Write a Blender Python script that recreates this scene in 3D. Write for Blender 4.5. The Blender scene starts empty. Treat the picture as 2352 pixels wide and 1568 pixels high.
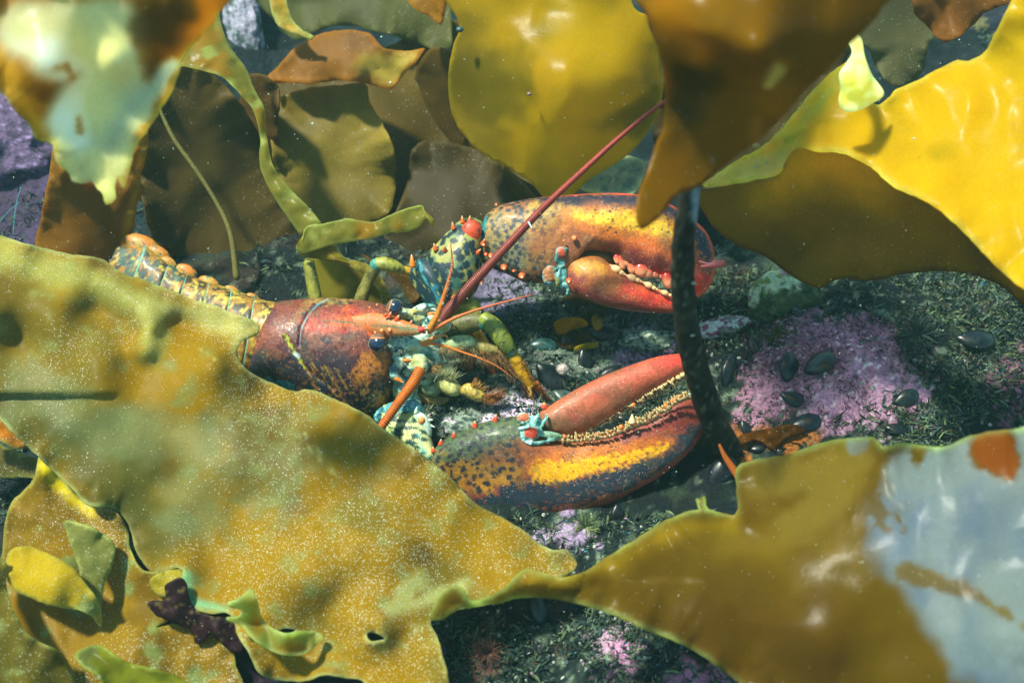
import bpy, math, random
import numpy as np
from mathutils import Vector
from mathutils.geometry import delaunay_2d_cdt

# ------------------------------------------------------------------ camera, world, sun, exposure
scn = bpy.context.scene
COL = scn.collection
W_, H_, LENS = 2352.0, 1568.0, 35.0
F_ = W_ * LENS / 36.0
TH = math.radians(50)
CAM = np.array([0.0, 0.0, 0.5])
FW = np.array([0, math.cos(TH), -math.sin(TH)])
UP = np.array([0, math.sin(TH), math.cos(TH)])
RT = np.array([1.0, 0, 0])
D0 = 0.6
K = D0 / F_
cd = bpy.data.cameras.new("camera"); cam = bpy.data.objects.new("camera", cd); COL.objects.link(cam)
cam.location = CAM; cam.rotation_euler = (math.radians(90) - TH, 0, 0)
cd.lens = LENS; cd.sensor_width = 36; cd.clip_start = 0.01; cd.clip_end = 50
cd.dof.use_dof = True; cd.dof.focus_distance = 0.585; cd.dof.aperture_fstop = 7.0
scn.camera = cam

SUN_EL, SUN_AZ = 62, -68      # degrees; azimuth from +Y (beyond the lobster), negative = left
w = bpy.data.worlds.new("World"); scn.world = w; w.use_nodes = True
nt = w.node_tree; nt.nodes.clear()
sky = nt.nodes.new("ShaderNodeTexSky"); sky.sky_type = 'NISHITA'; sky.sun_disc = False
sky.sun_elevation = math.radians(SUN_EL); sky.sun_rotation = math.radians(SUN_AZ)
bg = nt.nodes.new("ShaderNodeBackground"); bg.inputs[1].default_value = 0.125
wo = nt.nodes.new("ShaderNodeOutputWorld")
wt = nt.nodes.new("ShaderNodeMix"); wt.data_type = 'RGBA'; wt.blend_type = 'MULTIPLY'; wt.inputs[0].default_value = 1
wt.inputs[7].default_value = (.70, 1.0, .90, 1)     # daylight filtered by green coastal water
nt.links.new(sky.outputs[0], wt.inputs[6]); nt.links.new(wt.outputs[2], bg.inputs[0]); nt.links.new(bg.outputs[0], wo.inputs[0])
sd = bpy.data.lights.new("sun", 'SUN'); sd.energy = 4.7; sd.angle = math.radians(5); sd.color = (1, 0.98, 0.82)
so = bpy.data.objects.new("sun", sd); COL.objects.link(so)
el, az = math.radians(SUN_EL), math.radians(SUN_AZ)
sdir = Vector((math.sin(az) * math.cos(el), math.cos(az) * math.cos(el), math.sin(el)))
so.rotation_euler = sdir.to_track_quat('Z', 'Y').to_euler(); so.location = (0, 0, 3)
scn.view_settings.view_transform = 'Standard'; scn.view_settings.look = 'None'
scn.view_settings.exposure = 0.70; scn.view_settings.gamma = 1
scn.render.film_transparent = False
try: scn.cycles.max_bounces = 10; scn.cycles.transparent_max_bounces = 8; scn.cycles.volume_bounces = 1
except Exception: pass

# ------------------------------------------------------------------ helpers
rng = np.random.default_rng(7)
def P(q):
    """sculpting frame (x right, y down, z towards the lens, all in 0.26 mm units) -> metres"""
    q = np.atleast_2d(np.asarray(q, float)); d = D0 - q[:, 2] * K
    u = (q[:, 0] - W_ / 2) / F_; v = (H_ / 2 - q[:, 1]) / F_
    return CAM + d[:, None] * (FW + u[:, None] * RT + v[:, None] * UP)
def unP(wv):
    r = wv - CAM; d = r @ FW; d = np.maximum(d, 1e-3)
    return np.stack([(r @ RT) / d * F_ + W_ / 2, H_ / 2 - (r @ UP) / d * F_, (D0 - d) / K], 1)
def L(*c):
    if len(c) == 1: c = c[0]
    c = np.asarray(c, float) / 255.0
    return np.where(c <= 0.04045, c / 12.92, ((c + 0.055) / 1.055) ** 2.4)
def sm(t): t = np.clip(t, 0, 1); return t * t * (3 - 2 * t)
def h_(ix, iy, iz, s):
    n = (ix * 374761393 + iy * 668265263 + iz * 2147483647 % 1274126177 + s * 974634777 + iz * 1103515245) & 0xffffffff
    n = ((n ^ (n >> 13)) * 1274126177) & 0xffffffff
    n = ((n ^ (n >> 16)) * 2246822519) & 0xffffffff
    return ((n ^ (n >> 15)) & 0xffffff) / float(0xffffff)
def vn(p, s=0):
    i = np.floor(p).astype(np.int64); f = p - i; f = f * f * (3 - 2 * f); r = 0
    for a in (0, 1):
        for b in (0, 1):
            for c in (0, 1):
                wt = (f[:, 0] if a else 1 - f[:, 0]) * (f[:, 1] if b else 1 - f[:, 1]) * (f[:, 2] if c else 1 - f[:, 2])
                r = r + wt * h_(i[:, 0] + a, i[:, 1] + b, i[:, 2] + c, s)
    return r
def fbm(p, sc, octv=3, s=0):
    p = np.asarray(p, float) / sc; r = 0; a = .5; t = 0
    for o in range(octv):
        r = r + a * (vn(p * 2 ** o + 17.3 * o, s + o) * 2 - 1); t += a; a *= .5
    return r / t
def wor(p, sc, s=0):
    p = np.asarray(p, float) / sc; i = np.floor(p).astype(np.int64)
    best = np.full(len(p), 9.0); cid = np.zeros(len(p))
    for a in (-1, 0, 1):
        for b in (-1, 0, 1):
            for c in (-1, 0, 1):
                j = i + np.array([a, b, c]); q = [h_(j[:, 0], j[:, 1], j[:, 2], s + k) for k in (1, 2, 3)]
                d = np.sqrt(sum((j[:, k] + q[k] - p[:, k]) ** 2 for k in range(3)))
                m = d < best; best = np.where(m, d, best); cid = np.where(m, q[0], cid)
    return best, cid
def crs(rows, n, cols=(0, 1)):
    r = np.asarray(rows, float); k = len(r); m = 24
    e = np.vstack([2 * r[0] - r[1], r, 2 * r[-1] - r[-2]]); out = []
    t = np.linspace(0, 1, m, endpoint=False)[:, None]
    for i in range(k - 1):
        a, b, c, d = e[i], e[i + 1], e[i + 2], e[i + 3]
        out.append(.5 * (2 * b + (c - a) * t + (2 * a - 5 * b + 4 * c - d) * t ** 2 + (3 * b - a - 3 * c + d) * t ** 3))
    o = np.vstack(out + [r[-1:]])
    c2 = o[:, list(cols)]
    ln = np.concatenate([[0], np.cumsum(np.linalg.norm(np.diff(c2, axis=0), axis=1))])
    x = np.linspace(0, ln[-1], n)
    return np.stack([np.interp(x, ln, o[:, j]) for j in range(o.shape[1])], 1)
def segdist(p, a, b):
    ab = b - a; t = np.clip(((p - a) @ ab) / max(ab @ ab, 1e-9), 0, 1)
    return np.linalg.norm(p - (a + t[:, None] * ab), axis=1), t
def stroke(p, c, col, pts, r, soft=8, jag=0, js=12, op=1.0, seed=0):
    """blend colour along a polyline on the surface (mostly pigment; some strokes paint light and shade)"""
    pts = np.asarray(pts, float); r = np.broadcast_to(np.asarray(r, float), (len(pts),))
    if len(pts) == 1: pts = np.vstack([pts, pts + .01]); r = np.array([r[0], r[0]])
    best = np.full(len(p), -1e9); q = p[:, :2]
    for i in range(len(pts) - 1):
        d, t = segdist(q, pts[i], pts[i + 1]); best = np.maximum(best, r[i] + (r[i + 1] - r[i]) * t - d)
    if jag: best = best + jag * fbm(p, js, 3, 50 + seed) * 1.6
    a = sm(best / soft + .5)[:, None] * op
    return c * (1 - a) + np.asarray(col) * a
def spots(p, c, col, sc, thr, mask=1.0, seed=0, soft=.12):
    d, _ = wor(p, sc, seed); d = d + .25 * fbm(p, sc * .5, 2, seed)
    a = (sm((thr - d) / soft + .5) * mask)[:, None]
    return c * (1 - a) + np.asarray(col) * a
def inpoly(p, poly):
    x, y = p[:, 0], p[:, 1]; r = np.zeros(len(p), bool); j = len(poly) - 1
    for i in range(len(poly)):
        xi, yi = poly[i]; xj, yj = poly[j]
        if yi != yj:
            r ^= ((yi > y) != (yj > y)) & (x < (xj - xi) * (y - yi) / (yj - yi) + xi)
        j = i
    return r

def tag(o, label=None, cat=None, group=None, kind=None):
    if label: o["label"] = label
    if cat: o["category"] = cat
    if group: o["group"] = group
    if kind: o["kind"] = kind
    return o
def empty(name, q, label, cat, group=None, kind=None):
    o = bpy.data.objects.new(name, None); COL.objects.link(o); o.location = P(q)[0]; o.empty_display_size = .01
    return tag(o, label, cat, group, kind)
class Acc:
    def __init__(s): s.v = []; s.f = []; s.c = []; s.n = 0
    def add(s, v, f, c):
        v = np.asarray(v, float); c = np.asarray(c, float)
        if c.ndim == 1: c = np.tile(c, (len(v), 1))
        s.v.append(v); s.c.append(c); s.f += [tuple(i + s.n for i in q) for q in f]; s.n += len(v)
    def build(s, name, m, parent=None, world=False, smooth=True, origin=None):
        v = np.vstack(s.v); c = np.vstack(s.c)
        if not world: v = P(v)
        if parent is not None:
            r = parent
            org = np.array(r.location) if r.parent is None else np.array(r.parent.location)
        else: org = np.asarray(origin) if origin is not None else np.array([v[:, 0].mean(), v[:, 1].mean(), v[:, 2].min()])
        me = bpy.data.meshes.new(name); me.from_pydata((v - org).tolist(), [], s.f); me.update()
        at = me.color_attributes.new("Col", 'FLOAT_COLOR', 'POINT')
        at.data.foreach_set("color", np.hstack([np.clip(c, 0, 1), np.ones((len(c), 1))]).astype(np.float32).ravel())
        if smooth: me.polygons.foreach_set("use_smooth", [True] * len(me.polygons))
        me.materials.append(m)
        o = bpy.data.objects.new(name, me); COL.objects.link(o)
        if parent is not None: o.parent = parent
        else: o.location = org
        return o
def ringfaces(n, m, caps=True):
    f = []
    for i in range(n - 1):
        for j in range(m):
            k = (j + 1) % m; f.append((i * m + j, i * m + k, (i + 1) * m + k, (i + 1) * m + j))
    if caps:
        a, b = n * m, n * m + 1
        for j in range(m):
            k = (j + 1) % m; f.append((a, k, j)); f.append((b, (n - 1) * m + j, (n - 1) * m + k))
    return f
def loft(rows, n, m, p=1.0):
    r = np.asarray(rows, float); mid = np.stack([(r[:, 0] + r[:, 2]) / 2, (r[:, 1] + r[:, 3]) / 2], 1)
    q = crs(np.hstack([mid, r]), n)[:, 2:]
    ph = np.linspace(0, 2 * np.pi, m, endpoint=False)
    cs = np.sign(np.cos(ph)) * np.abs(np.cos(ph)) ** p; sn = np.sign(np.sin(ph)) * np.abs(np.sin(ph)) ** p
    mx, my = (q[:, 0] + q[:, 2]) / 2, (q[:, 1] + q[:, 3]) / 2; hx, hy = (q[:, 0] - q[:, 2]) / 2, (q[:, 1] - q[:, 3]) / 2
    X = mx[:, None] + hx[:, None] * cs; Y = my[:, None] + hy[:, None] * cs; Z = q[:, 5][:, None] + q[:, 4][:, None] * sn
    v = np.stack([X, Y, Z], 2).reshape(-1, 3)
    v = np.vstack([v, [[mx[0], my[0], q[0, 5]], [mx[-1], my[-1], q[-1, 5]]]])
    return v, ringfaces(n, m)
def tube(pts, n=12, m=8, rib=0, lam=5, flat=1.0):
    q = crs(pts, n, (0, 1, 2)); c = q[:, :3]; r = np.maximum(q[:, 3], .05)
    if rib:
        s = np.concatenate([[0], np.cumsum(np.linalg.norm(np.diff(c, axis=0), axis=1))])
        r = r * (1 + rib * np.sin(2 * np.pi * s / lam))
    t = np.gradient(c, axis=0); t /= np.linalg.norm(t, axis=1)[:, None] + 1e-9
    zr = np.array([0, 0, 1.0]); sd_ = np.cross(t, zr); l = np.linalg.norm(sd_, axis=1)[:, None]
    sd_ = np.where(l > .15, sd_ / (l + 1e-9), np.array([1.0, 0, 0])); sd_ -= t * (sd_ * t).sum(1)[:, None]
    sd_ /= np.linalg.norm(sd_, axis=1)[:, None] + 1e-9; u = np.cross(sd_, t)
    ph = np.linspace(0, 2 * np.pi, m, endpoint=False)
    v = c[:, None, :] + r[:, None, None] * (np.cos(ph)[None, :, None] * sd_[:, None, :] + flat * np.sin(ph)[None, :, None] * u[:, None, :])
    v = np.vstack([v.reshape(-1, 3), c[0] - t[0] * r[0] * .5, c[-1] + t[-1] * r[-1] * .5])
    return v, ringfaces(n, m)
def ball(c, r, n=14, m=18, ax=(1, 1, 1), rot=0):
    th = np.linspace(.02, np.pi - .02, n); ph = np.linspace(0, 2 * np.pi, m, endpoint=False)
    v = np.stack([np.outer(np.sin(th), np.cos(ph)), np.outer(np.cos(th), np.ones(m)), np.outer(np.sin(th), np.sin(ph))], 2).reshape(-1, 3)
    v = np.vstack([v, [0, 1, 0], [0, -1, 0]]) * r * np.array(ax); a = math.radians(rot)
    x = v[:, 0] * math.cos(a) - v[:, 1] * math.sin(a); y = v[:, 0] * math.sin(a) + v[:, 1] * math.cos(a)
    return np.stack([x, y, v[:, 2]], 1) + np.array(c), ringfaces(n, m)
def spine(c, d, r, ln, m=8):
    """thorn: base centre, direction, base radius, length"""
    d = np.array(d, float); d /= np.linalg.norm(d); c = np.array(c, float)
    k = [(0, 1), (.35, .82), (.7, .45), (1, .12)]
    return tube([[*(c + d * ln * a), r * b] for a, b in k], 8, m)

# ------------------------------------------------------------------ materials (all procedural)
def newmat(name):
    m = bpy.data.materials.new(name); m.use_nodes = True; t = m.node_tree; t.nodes.clear()
    o = t.nodes.new("ShaderNodeOutputMaterial")
    def N(ty, **kw):
        n = t.nodes.new(ty)
        for k, v in kw.items(): setattr(n, k, v)
        return n
    return m, t, o, N
def bump(t, N, sc, strength, dist, det=4):
    tc = N("ShaderNodeTexCoord"); nz = N("ShaderNodeTexNoise"); nz.inputs["Scale"].default_value = sc; nz.inputs["Detail"].default_value = det
    t.links.new(tc.outputs["Object"], nz.inputs["Vector"]); b = N("ShaderNodeBump")
    b.inputs["Strength"].default_value = strength; b.inputs["Distance"].default_value = dist
    t.links.new(nz.outputs["Fac"], b.inputs["Height"]); return b, nz, tc
def speck(t, N, tc, sc, thr, keep, prev, col):
    """tiny pale epiphytes / grit scattered at random"""
    v = N("ShaderNodeTexVoronoi"); v.inputs["Scale"].default_value = sc; t.links.new(tc.outputs["Object"], v.inputs["Vector"])
    a = N("ShaderNodeMath", operation='LESS_THAN'); a.inputs[1].default_value = thr; t.links.new(v.outputs["Distance"], a.inputs[0])
    s = N("ShaderNodeSeparateColor"); t.links.new(v.outputs["Color"], s.inputs[0])
    pn = N("ShaderNodeTexNoise"); pn.inputs["Scale"].default_value = 16; t.links.new(tc.outputs["Object"], pn.inputs["Vector"])
    mr = N("ShaderNodeMapRange"); mr.inputs[1].default_value = .42; mr.inputs[2].default_value = .68; mr.inputs[3].default_value = keep * .1; mr.inputs[4].default_value = keep * 2.4
    t.links.new(pn.outputs["Fac"], mr.inputs[0])
    b = N("ShaderNodeMath", operation='LESS_THAN'); t.links.new(s.outputs[0], b.inputs[0]); t.links.new(mr.outputs[0], b.inputs[1])
    mu = N("ShaderNodeMath", operation='MULTIPLY'); t.links.new(a.outputs[0], mu.inputs[0]); t.links.new(b.outputs[0], mu.inputs[1])
    mx = N("ShaderNodeMix", data_type='RGBA'); t.links.new(mu.outputs[0], mx.inputs[0]); t.links.new(prev, mx.inputs[6])
    mx.inputs[7].default_value = (*col, 1); return mx.outputs[2], mu.outputs[0]
def kelp_mat(name, specks=1.0, trans=.5, rough=.38, tv=1.7, grain=.2, spec=.14):
    m, t, o, N = newmat(name); b, nz, tc = bump(t, N, 260, .25, .0006)
    at = N("ShaderNodeAttribute"); at.attribute_name = "Col"
    n2 = N("ShaderNodeTexNoise"); n2.inputs["Scale"].default_value = 38; n2.inputs["Detail"].default_value = 6; n2.inputs["Roughness"].default_value = .62
    t.links.new(tc.outputs["Object"], n2.inputs["Vector"])
    mr = N("ShaderNodeMapRange"); mr.inputs[1].default_value = .3; mr.inputs[2].default_value = .7; mr.inputs[3].default_value = 1 - grain; mr.inputs[4].default_value = 1 + grain
    t.links.new(n2.outputs["Fac"], mr.inputs[0])
    n3 = N("ShaderNodeTexNoise"); n3.inputs["Scale"].default_value = 900; n3.inputs["Detail"].default_value = 2; t.links.new(tc.outputs["Object"], n3.inputs["Vector"])
    m3 = N("ShaderNodeMapRange"); m3.inputs[1].default_value = .3; m3.inputs[2].default_value = .7; m3.inputs[3].default_value = 1 - grain; m3.inputs[4].default_value = 1 + grain
    t.links.new(n3.outputs["Fac"], m3.inputs[0])
    mm = N("ShaderNodeMath", operation='MULTIPLY'); t.links.new(mr.outputs[0], mm.inputs[0]); t.links.new(m3.outputs[0], mm.inputs[1])
    vm = N("ShaderNodeVectorMath", operation='SCALE'); t.links.new(at.outputs["Color"], vm.inputs[0]); t.links.new(mm.outputs[0], vm.inputs[3])
    c = vm.outputs[0]; base = c; msk = None
    if specks > 0:
        for sc, thr, kp in ((1700, .34, .16), (1000, .27, .12), (560, .20, .05)):
            c, mk = speck(t, N, tc, sc, thr, kp * specks, c, (.62, .68, .48))
    pb = N("ShaderNodeBsdfPrincipled"); pb.inputs["Roughness"].default_value = rough; pb.inputs["Specular IOR Level"].default_value = spec
    t.links.new(c, pb.inputs["Base Color"]); t.links.new(b.outputs[0], pb.inputs["Normal"])
    hs = N("ShaderNodeHueSaturation"); hs.inputs["Saturation"].default_value = 1.12; hs.inputs["Value"].default_value = tv; t.links.new(c, hs.inputs["Color"])
    tr = N("ShaderNodeBsdfTranslucent"); t.links.new(hs.outputs[0], tr.inputs[0])
    mx = N("ShaderNodeMixShader"); mx.inputs[0].default_value = trans
    t.links.new(pb.outputs[0], mx.inputs[1]); t.links.new(tr.outputs[0], mx.inputs[2]); t.links.new(mx.outputs[0], o.inputs[0]); return m
def col_mat(name, rough=.4, spec=.5, coat=0, bs=400, bst=.3, bd=.0004, sss=0, speckle=0, var=.2, vs=700):
    m, t, o, N = newmat(name); b, nz, tc = bump(t, N, bs, bst, bd)
    at = N("ShaderNodeAttribute"); at.attribute_name = "Col"
    n2 = N("ShaderNodeTexNoise"); n2.inputs["Scale"].default_value = vs; n2.inputs["Detail"].default_value = 3; t.links.new(tc.outputs["Object"], n2.inputs["Vector"])
    mr = N("ShaderNodeMapRange"); mr.inputs[1].default_value = .3; mr.inputs[2].default_value = .7; mr.inputs[3].default_value = 1 - var; mr.inputs[4].default_value = 1 + var
    t.links.new(n2.outputs["Fac"], mr.inputs[0])
    vm = N("ShaderNodeVectorMath", operation='SCALE'); t.links.new(at.outputs["Color"], vm.inputs[0]); t.links.new(mr.outputs[0], vm.inputs[3]); c = vm.outputs[0]
    if speckle: c, _ = speck(t, N, tc, 1100, .22, speckle, c, (.75, .6, .5))
    pb = N("ShaderNodeBsdfPrincipled"); pb.inputs["Roughness"].default_value = rough; pb.inputs["Specular IOR Level"].default_value = spec
    pb.inputs["Coat Weight"].default_value = coat; pb.inputs["Coat Roughness"].default_value = .18
    if sss: pb.inputs["Subsurface Weight"].default_value = sss; pb.inputs["Subsurface Scale"].default_value = .002; pb.inputs["Subsurface Radius"].default_value = (1, .6, .4)
    t.links.new(c, pb.inputs["Base Color"]); t.links.new(b.outputs[0], pb.inputs["Normal"]); t.links.new(pb.outputs[0], o.inputs[0]); return m
M_KELP = kelp_mat("kelp_speckled", .9, .34, .42, 1.7, .12, .06)
M_KCLEAN = kelp_mat("kelp_clean", .04, .66, .28, 1.85, .06)
M_KDIM = kelp_mat("kelp_shade", .12, .5, .5, 1.7, .1)
M_SHELL = col_mat("lobster_shell", .5, .4, .06, 1100, .45, .0005, 0, .10, .26, 1300)
M_SOFT = col_mat("lobster_membrane", .35, .4, .05, 500, .3, .0004, 0, 0, .15)
M_ANT = col_mat("antenna_shell", .45, .4, 0, 900, .2, .0002)
M_EYE = col_mat("eye_lens", .08, .7, 1.0, 50, 0, 0, 0, 0, .05)
M_TOOTH = col_mat("claw_teeth", .35, .5, .2, 600, .2, .0002)
M_HAIR = col_mat("setae", .6, .2)
M_ROCK = col_mat("rock_crust", .8, .25, 0, 240, .9, .0025, 0, 0, .3, 420)
M_GROUND = col_mat("seabed", .85, .2, 0, 300, .9, .002, 0, 0, .4, 500)
M_TURF = col_mat("algae", .7, .2, 0, 300, .2, .0003, 0, 0, .3)
M_MUSSEL = col_mat("mussel_shell", .35, .5, .15, 300, .5, .0006, 0, 0, .35)
M_SNOW = col_mat("particles", .8, .1)
# ------------------------------------------------------------------ seabed
def gh(X, Y):
    p = np.stack([X, Y, np.zeros_like(X)], 1)
    h = .012 * fbm(p, .16, 3, 1) + .004 * fbm(p, .03, 3, 5)
    f, _ = wor(p, .05, 3); h = h + .010 * (.5 - f) * sm((fbm(p, .2, 2, 9) + .3) / .4)
    f2, _ = wor(p, .014, 4); h = h + .0035 * (.5 - f2)
    if MOUNDS:
        cx, cy, r, a = MOUNDS[0]; f3, _ = wor(p, .0085, 6); h = h + .0034 * (.6 - f3) * sm(1.7 - np.sqrt(((X - cx) / .08) ** 2 + ((Y - cy) / .06) ** 2))
    for cx, cy, r, a in MOUNDS: h = h + a * np.exp(-((X - cx) ** 2 + (Y - cy) ** 2) / (2 * r * r))
    return h
MOUNDS = []
def plane_pt(x, y):
    v = (H_ / 2 - y) / F_; d = CAM[2] / (math.sin(TH) - v * math.cos(TH)); return CAM + d * (FW + (x - W_ / 2) / F_ * RT + v * UP)
for x, y, r, a in ((1900, 880, .05, .022), (300, 60, .10, .05), (1120, 960, .03, .008), (1560, 1450, .05, .012), (2250, 700, .06, .012)):
    q = plane_pt(x, y); MOUNDS.append((q[0], q[1], r, a))
def gpt(x, y):
    """seabed points under sculpting-frame x, y"""
    x = np.atleast_1d(np.asarray(x, float)); y = np.atleast_1d(np.asarray(y, float))
    u = (x - W_ / 2) / F_; v = (H_ / 2 - y) / F_; r = FW + u[:, None] * RT + v[:, None] * UP
    d = CAM[2] / -r[:, 2]
    for _ in range(4):
        q = CAM + d[:, None] * r; d = (CAM[2] - gh(q[:, 0], q[:, 1])) / -r[:, 2]
    return CAM + d[:, None] * r
def gz(x, y): return unP(gpt(x, y))[0, 2]
def gcol(wv):
    p = unP(wv); q = wv * 1000; n = len(wv); c = np.tile(L(20, 33, 32), (n, 1))
    def mixn(c, col, sc, lo, wd, s, m=1.0):
        a = (sm((fbm(q, sc, 4, s) - lo) / wd) * m)[:, None]; return c * (1 - a) + np.asarray(col) * a
    c = mixn(c, L(52, 68, 52), 18, .02, .35, 11); c = mixn(c, L(14, 28, 34), 14, .02, .25, 12)
    c = mixn(c, L(120, 140, 116), 6, .2, .2, 13, .7)
    c = mixn(c, L(74, 60, 48), 30, .3, .2, 14, .5)
    lit = stroke(p, np.zeros((n, 1)), 1, [(960, 900), (1120, 970), (1260, 880), (1460, 760)], [60, 90, 50, 60], 60, 40, 60)[:, 0]  # brightly lit pool near the head, painted into the seabed colour
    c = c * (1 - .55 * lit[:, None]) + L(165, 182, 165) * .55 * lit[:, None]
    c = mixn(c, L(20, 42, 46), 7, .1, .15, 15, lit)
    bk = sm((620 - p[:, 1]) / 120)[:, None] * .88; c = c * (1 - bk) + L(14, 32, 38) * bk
    pk = L(152, 112, 134)
    for pts, r, col in (([(1740, 950), (1800, 860), (1960, 850), (2080, 890)], [44, 70, 92, 36], pk), ([(1850, 760), (2000, 800)], [50, 60], pk),
                        ([(1900, 930), (2080, 900)], 55, L(185, 140, 168)), ([(1150, 945), (1210, 925)], [38, 30], L(205, 188, 210)),
                        ([(1130, 650), (1190, 680)], 45, L(120, 112, 140)), ([(1450, 815), (1540, 790)], 26, L(185, 150, 195)), ([(1250, 1235), (1330, 1220)], 32, L(160, 140, 172)),
                        ([(1380, 1490), (1480, 1400)], 26, L(170, 140, 160)), ([(1400, 1540), (1440, 1500)], 24, L(176, 124, 160)), ([(1560, 1560), (1680, 1540), (1750, 1600)], [28, 42, 50], L(176, 122, 156)),
                        ([(1130, 1450), (1090, 1568)], [22, 40], L(120, 80, 68)), ([(2330, 850), (2352, 920)], 55, L(150, 100, 130)), ([(0, 330), (90, 420)], 160, L(74, 60, 90)), ([(1700, 1015), (1850, 1000)], [30, 20], L(150, 90, 30))):
        c = stroke(p, c, col, pts, r, 22, 40, 26, .9, 3)
    c = spots(q, c, L(215, 190, 205), 5, .22, sm(stroke(p, np.zeros((n, 1)), 1, [(1850, 830), (2050, 900)], 120, 60, 30, 50)[:, 0]), 8)
    c = mixn(c, L(16, 30, 34), 5, .3, .12, 16, .8)
    c = c * (.62 + .5 * sm((fbm(q, 36, 3, 88) + .2) / .5))[:, None]
    return c
def axis(lo, hi, st, far):
    a = np.arange(lo, hi, st); g = []; x = hi; s = st
    while x < far: s *= 1.35; x += s; g.append(x)
    b = []; x = lo; s = st
    while x > -far: s *= 1.35; x -= s; b.append(x)
    return np.concatenate([b[::-1], a, g])
gx = axis(-.52, .52, .0021, 6); gy = axis(.12, .92, .0021, 6)
GX, GY = np.meshgrid(gx, gy); gX, gY = GX.ravel(), GY.ravel()
gv = np.stack([gX, gY, gh(gX, gY)], 1)
nx, ny = len(gx), len(gy); ii = (np.arange(ny - 1)[:, None] * nx + np.arange(nx - 1)[None, :]).ravel()
gf = np.stack([ii, ii + 1, ii + nx + 1, ii + nx], 1)
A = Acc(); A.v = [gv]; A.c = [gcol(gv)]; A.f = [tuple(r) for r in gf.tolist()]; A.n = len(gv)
tag(A.build("seabed", M_GROUND, None, True, origin=(0, .5, 0)), kind="structure")

# ------------------------------------------------------------------ rocks
def rock(label, x, y, zoff, rx, ry, rz, colf, seed, group=None, rot=0):
    v, f = ball((0, 0, 0), 1, 70, 110)
    r = 1 + .30 * fbm(v, 1.1, 3, seed) + .07 * fbm(v, .22, 3, seed + 4); v = v * r[:, None]
    f2, _ = wor(v, .35, seed); v = v * (1 - .10 * f2)[:, None]
    v = v * np.array([rx, ry, rz]); a = math.radians(rot)
    v = np.stack([v[:, 0] * math.cos(a) - v[:, 1] * math.sin(a), v[:, 0] * math.sin(a) + v[:, 1] * math.cos(a), v[:, 2]], 1) + np.array([x, y, gz(x, y) + zoff])
    A = Acc(); A.add(v, f, colf(v)); return tag(A.build("rock", M_ROCK), label, "rock", group)
def cf(base, *mixes):
    def g(p):
        c = np.tile(base, (len(p), 1)).astype(float)
        for col, sc, lo, wd, s in mixes:
            a = sm((fbm(p, sc, 4, s) - lo) / wd)[:, None]; c = c * (1 - a) + np.asarray(col) * a
        return c
    return g
def boulder_col(p):
    c = cf(L(58, 78, 48), (L(40, 58, 38), 30, .0, .3, 2), (L(90, 100, 60), 12, .2, .2, 3))(p)
    m = stroke(p, np.zeros((len(p), 1)), 1, [(1650, 720), (1730, 660), (1790, 625), (1830, 640)], 24, 12, 26, 22)[:, 0]
    return c * (1 - m[:, None]) + cf(L(165, 185, 150), (L(110, 130, 70), 14, .0, .2, 6), (L(150, 95, 130), 20, .2, .15, 7))(p) * m[:, None]
rock("rounded green rock with a pale crusted ridge, right of the big crusher claw", 1790, 690, -10, 85, 70, 60, boulder_col, 3, rot=-20)
rock("low rock crusted white and maroon beside the kelp stalk", 1660, 755, -15, 75, 32, 40, cf(L(185, 200, 195), (L(130, 70, 95), 12, .02, .08, 5), (L(110, 120, 110), 20, .2, .2, 8)), 8, rot=-12)
rock("purple crusted boulder at the left edge under the bleached kelp", -20, 350, -40, 190, 140, 150, cf(L(92, 76, 106), (L(62, 52, 76), 26, .05, .25, 5), (L(30, 40, 60), 40, .25, .2, 8), (L(150, 130, 175), 9, .3, .2, 2)), 13)
rock("upright pale lilac rock between dim kelp at the top left", 556, 60, 20, 44, 150, 60, cf(L(150, 150, 165), (L(70, 90, 85), 22, .0, .2, 5), (L(190, 180, 205), 10, .2, .2, 8)), 21, rot=-8)
rock("dark rock with yellow-green tufts in the top right corner", 2290, 70, -60, 110, 60, 70, cf(L(30, 38, 48), (L(96, 96, 60), 18, .12, .15, 5), (L(90, 70, 90), 30, .2, .2, 3)), 31)
rock("grey-green speckled rock between the antenna and the lower claw", 1060, 985, -30, 60, 34, 40, cf(L(128, 145, 128), (L(60, 78, 74), 10, .0, .12, 5), (L(180, 170, 185), 14, .25, .15, 3)), 34)
rock("pale mottled rock under the upper claw's lower finger", 1490, 790, -16, 80, 36, 36, cf(L(130, 152, 130), (L(60, 82, 66), 9, .0, .12, 5), (L(205, 215, 200), 8, .25, .12, 3)), 44)

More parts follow.
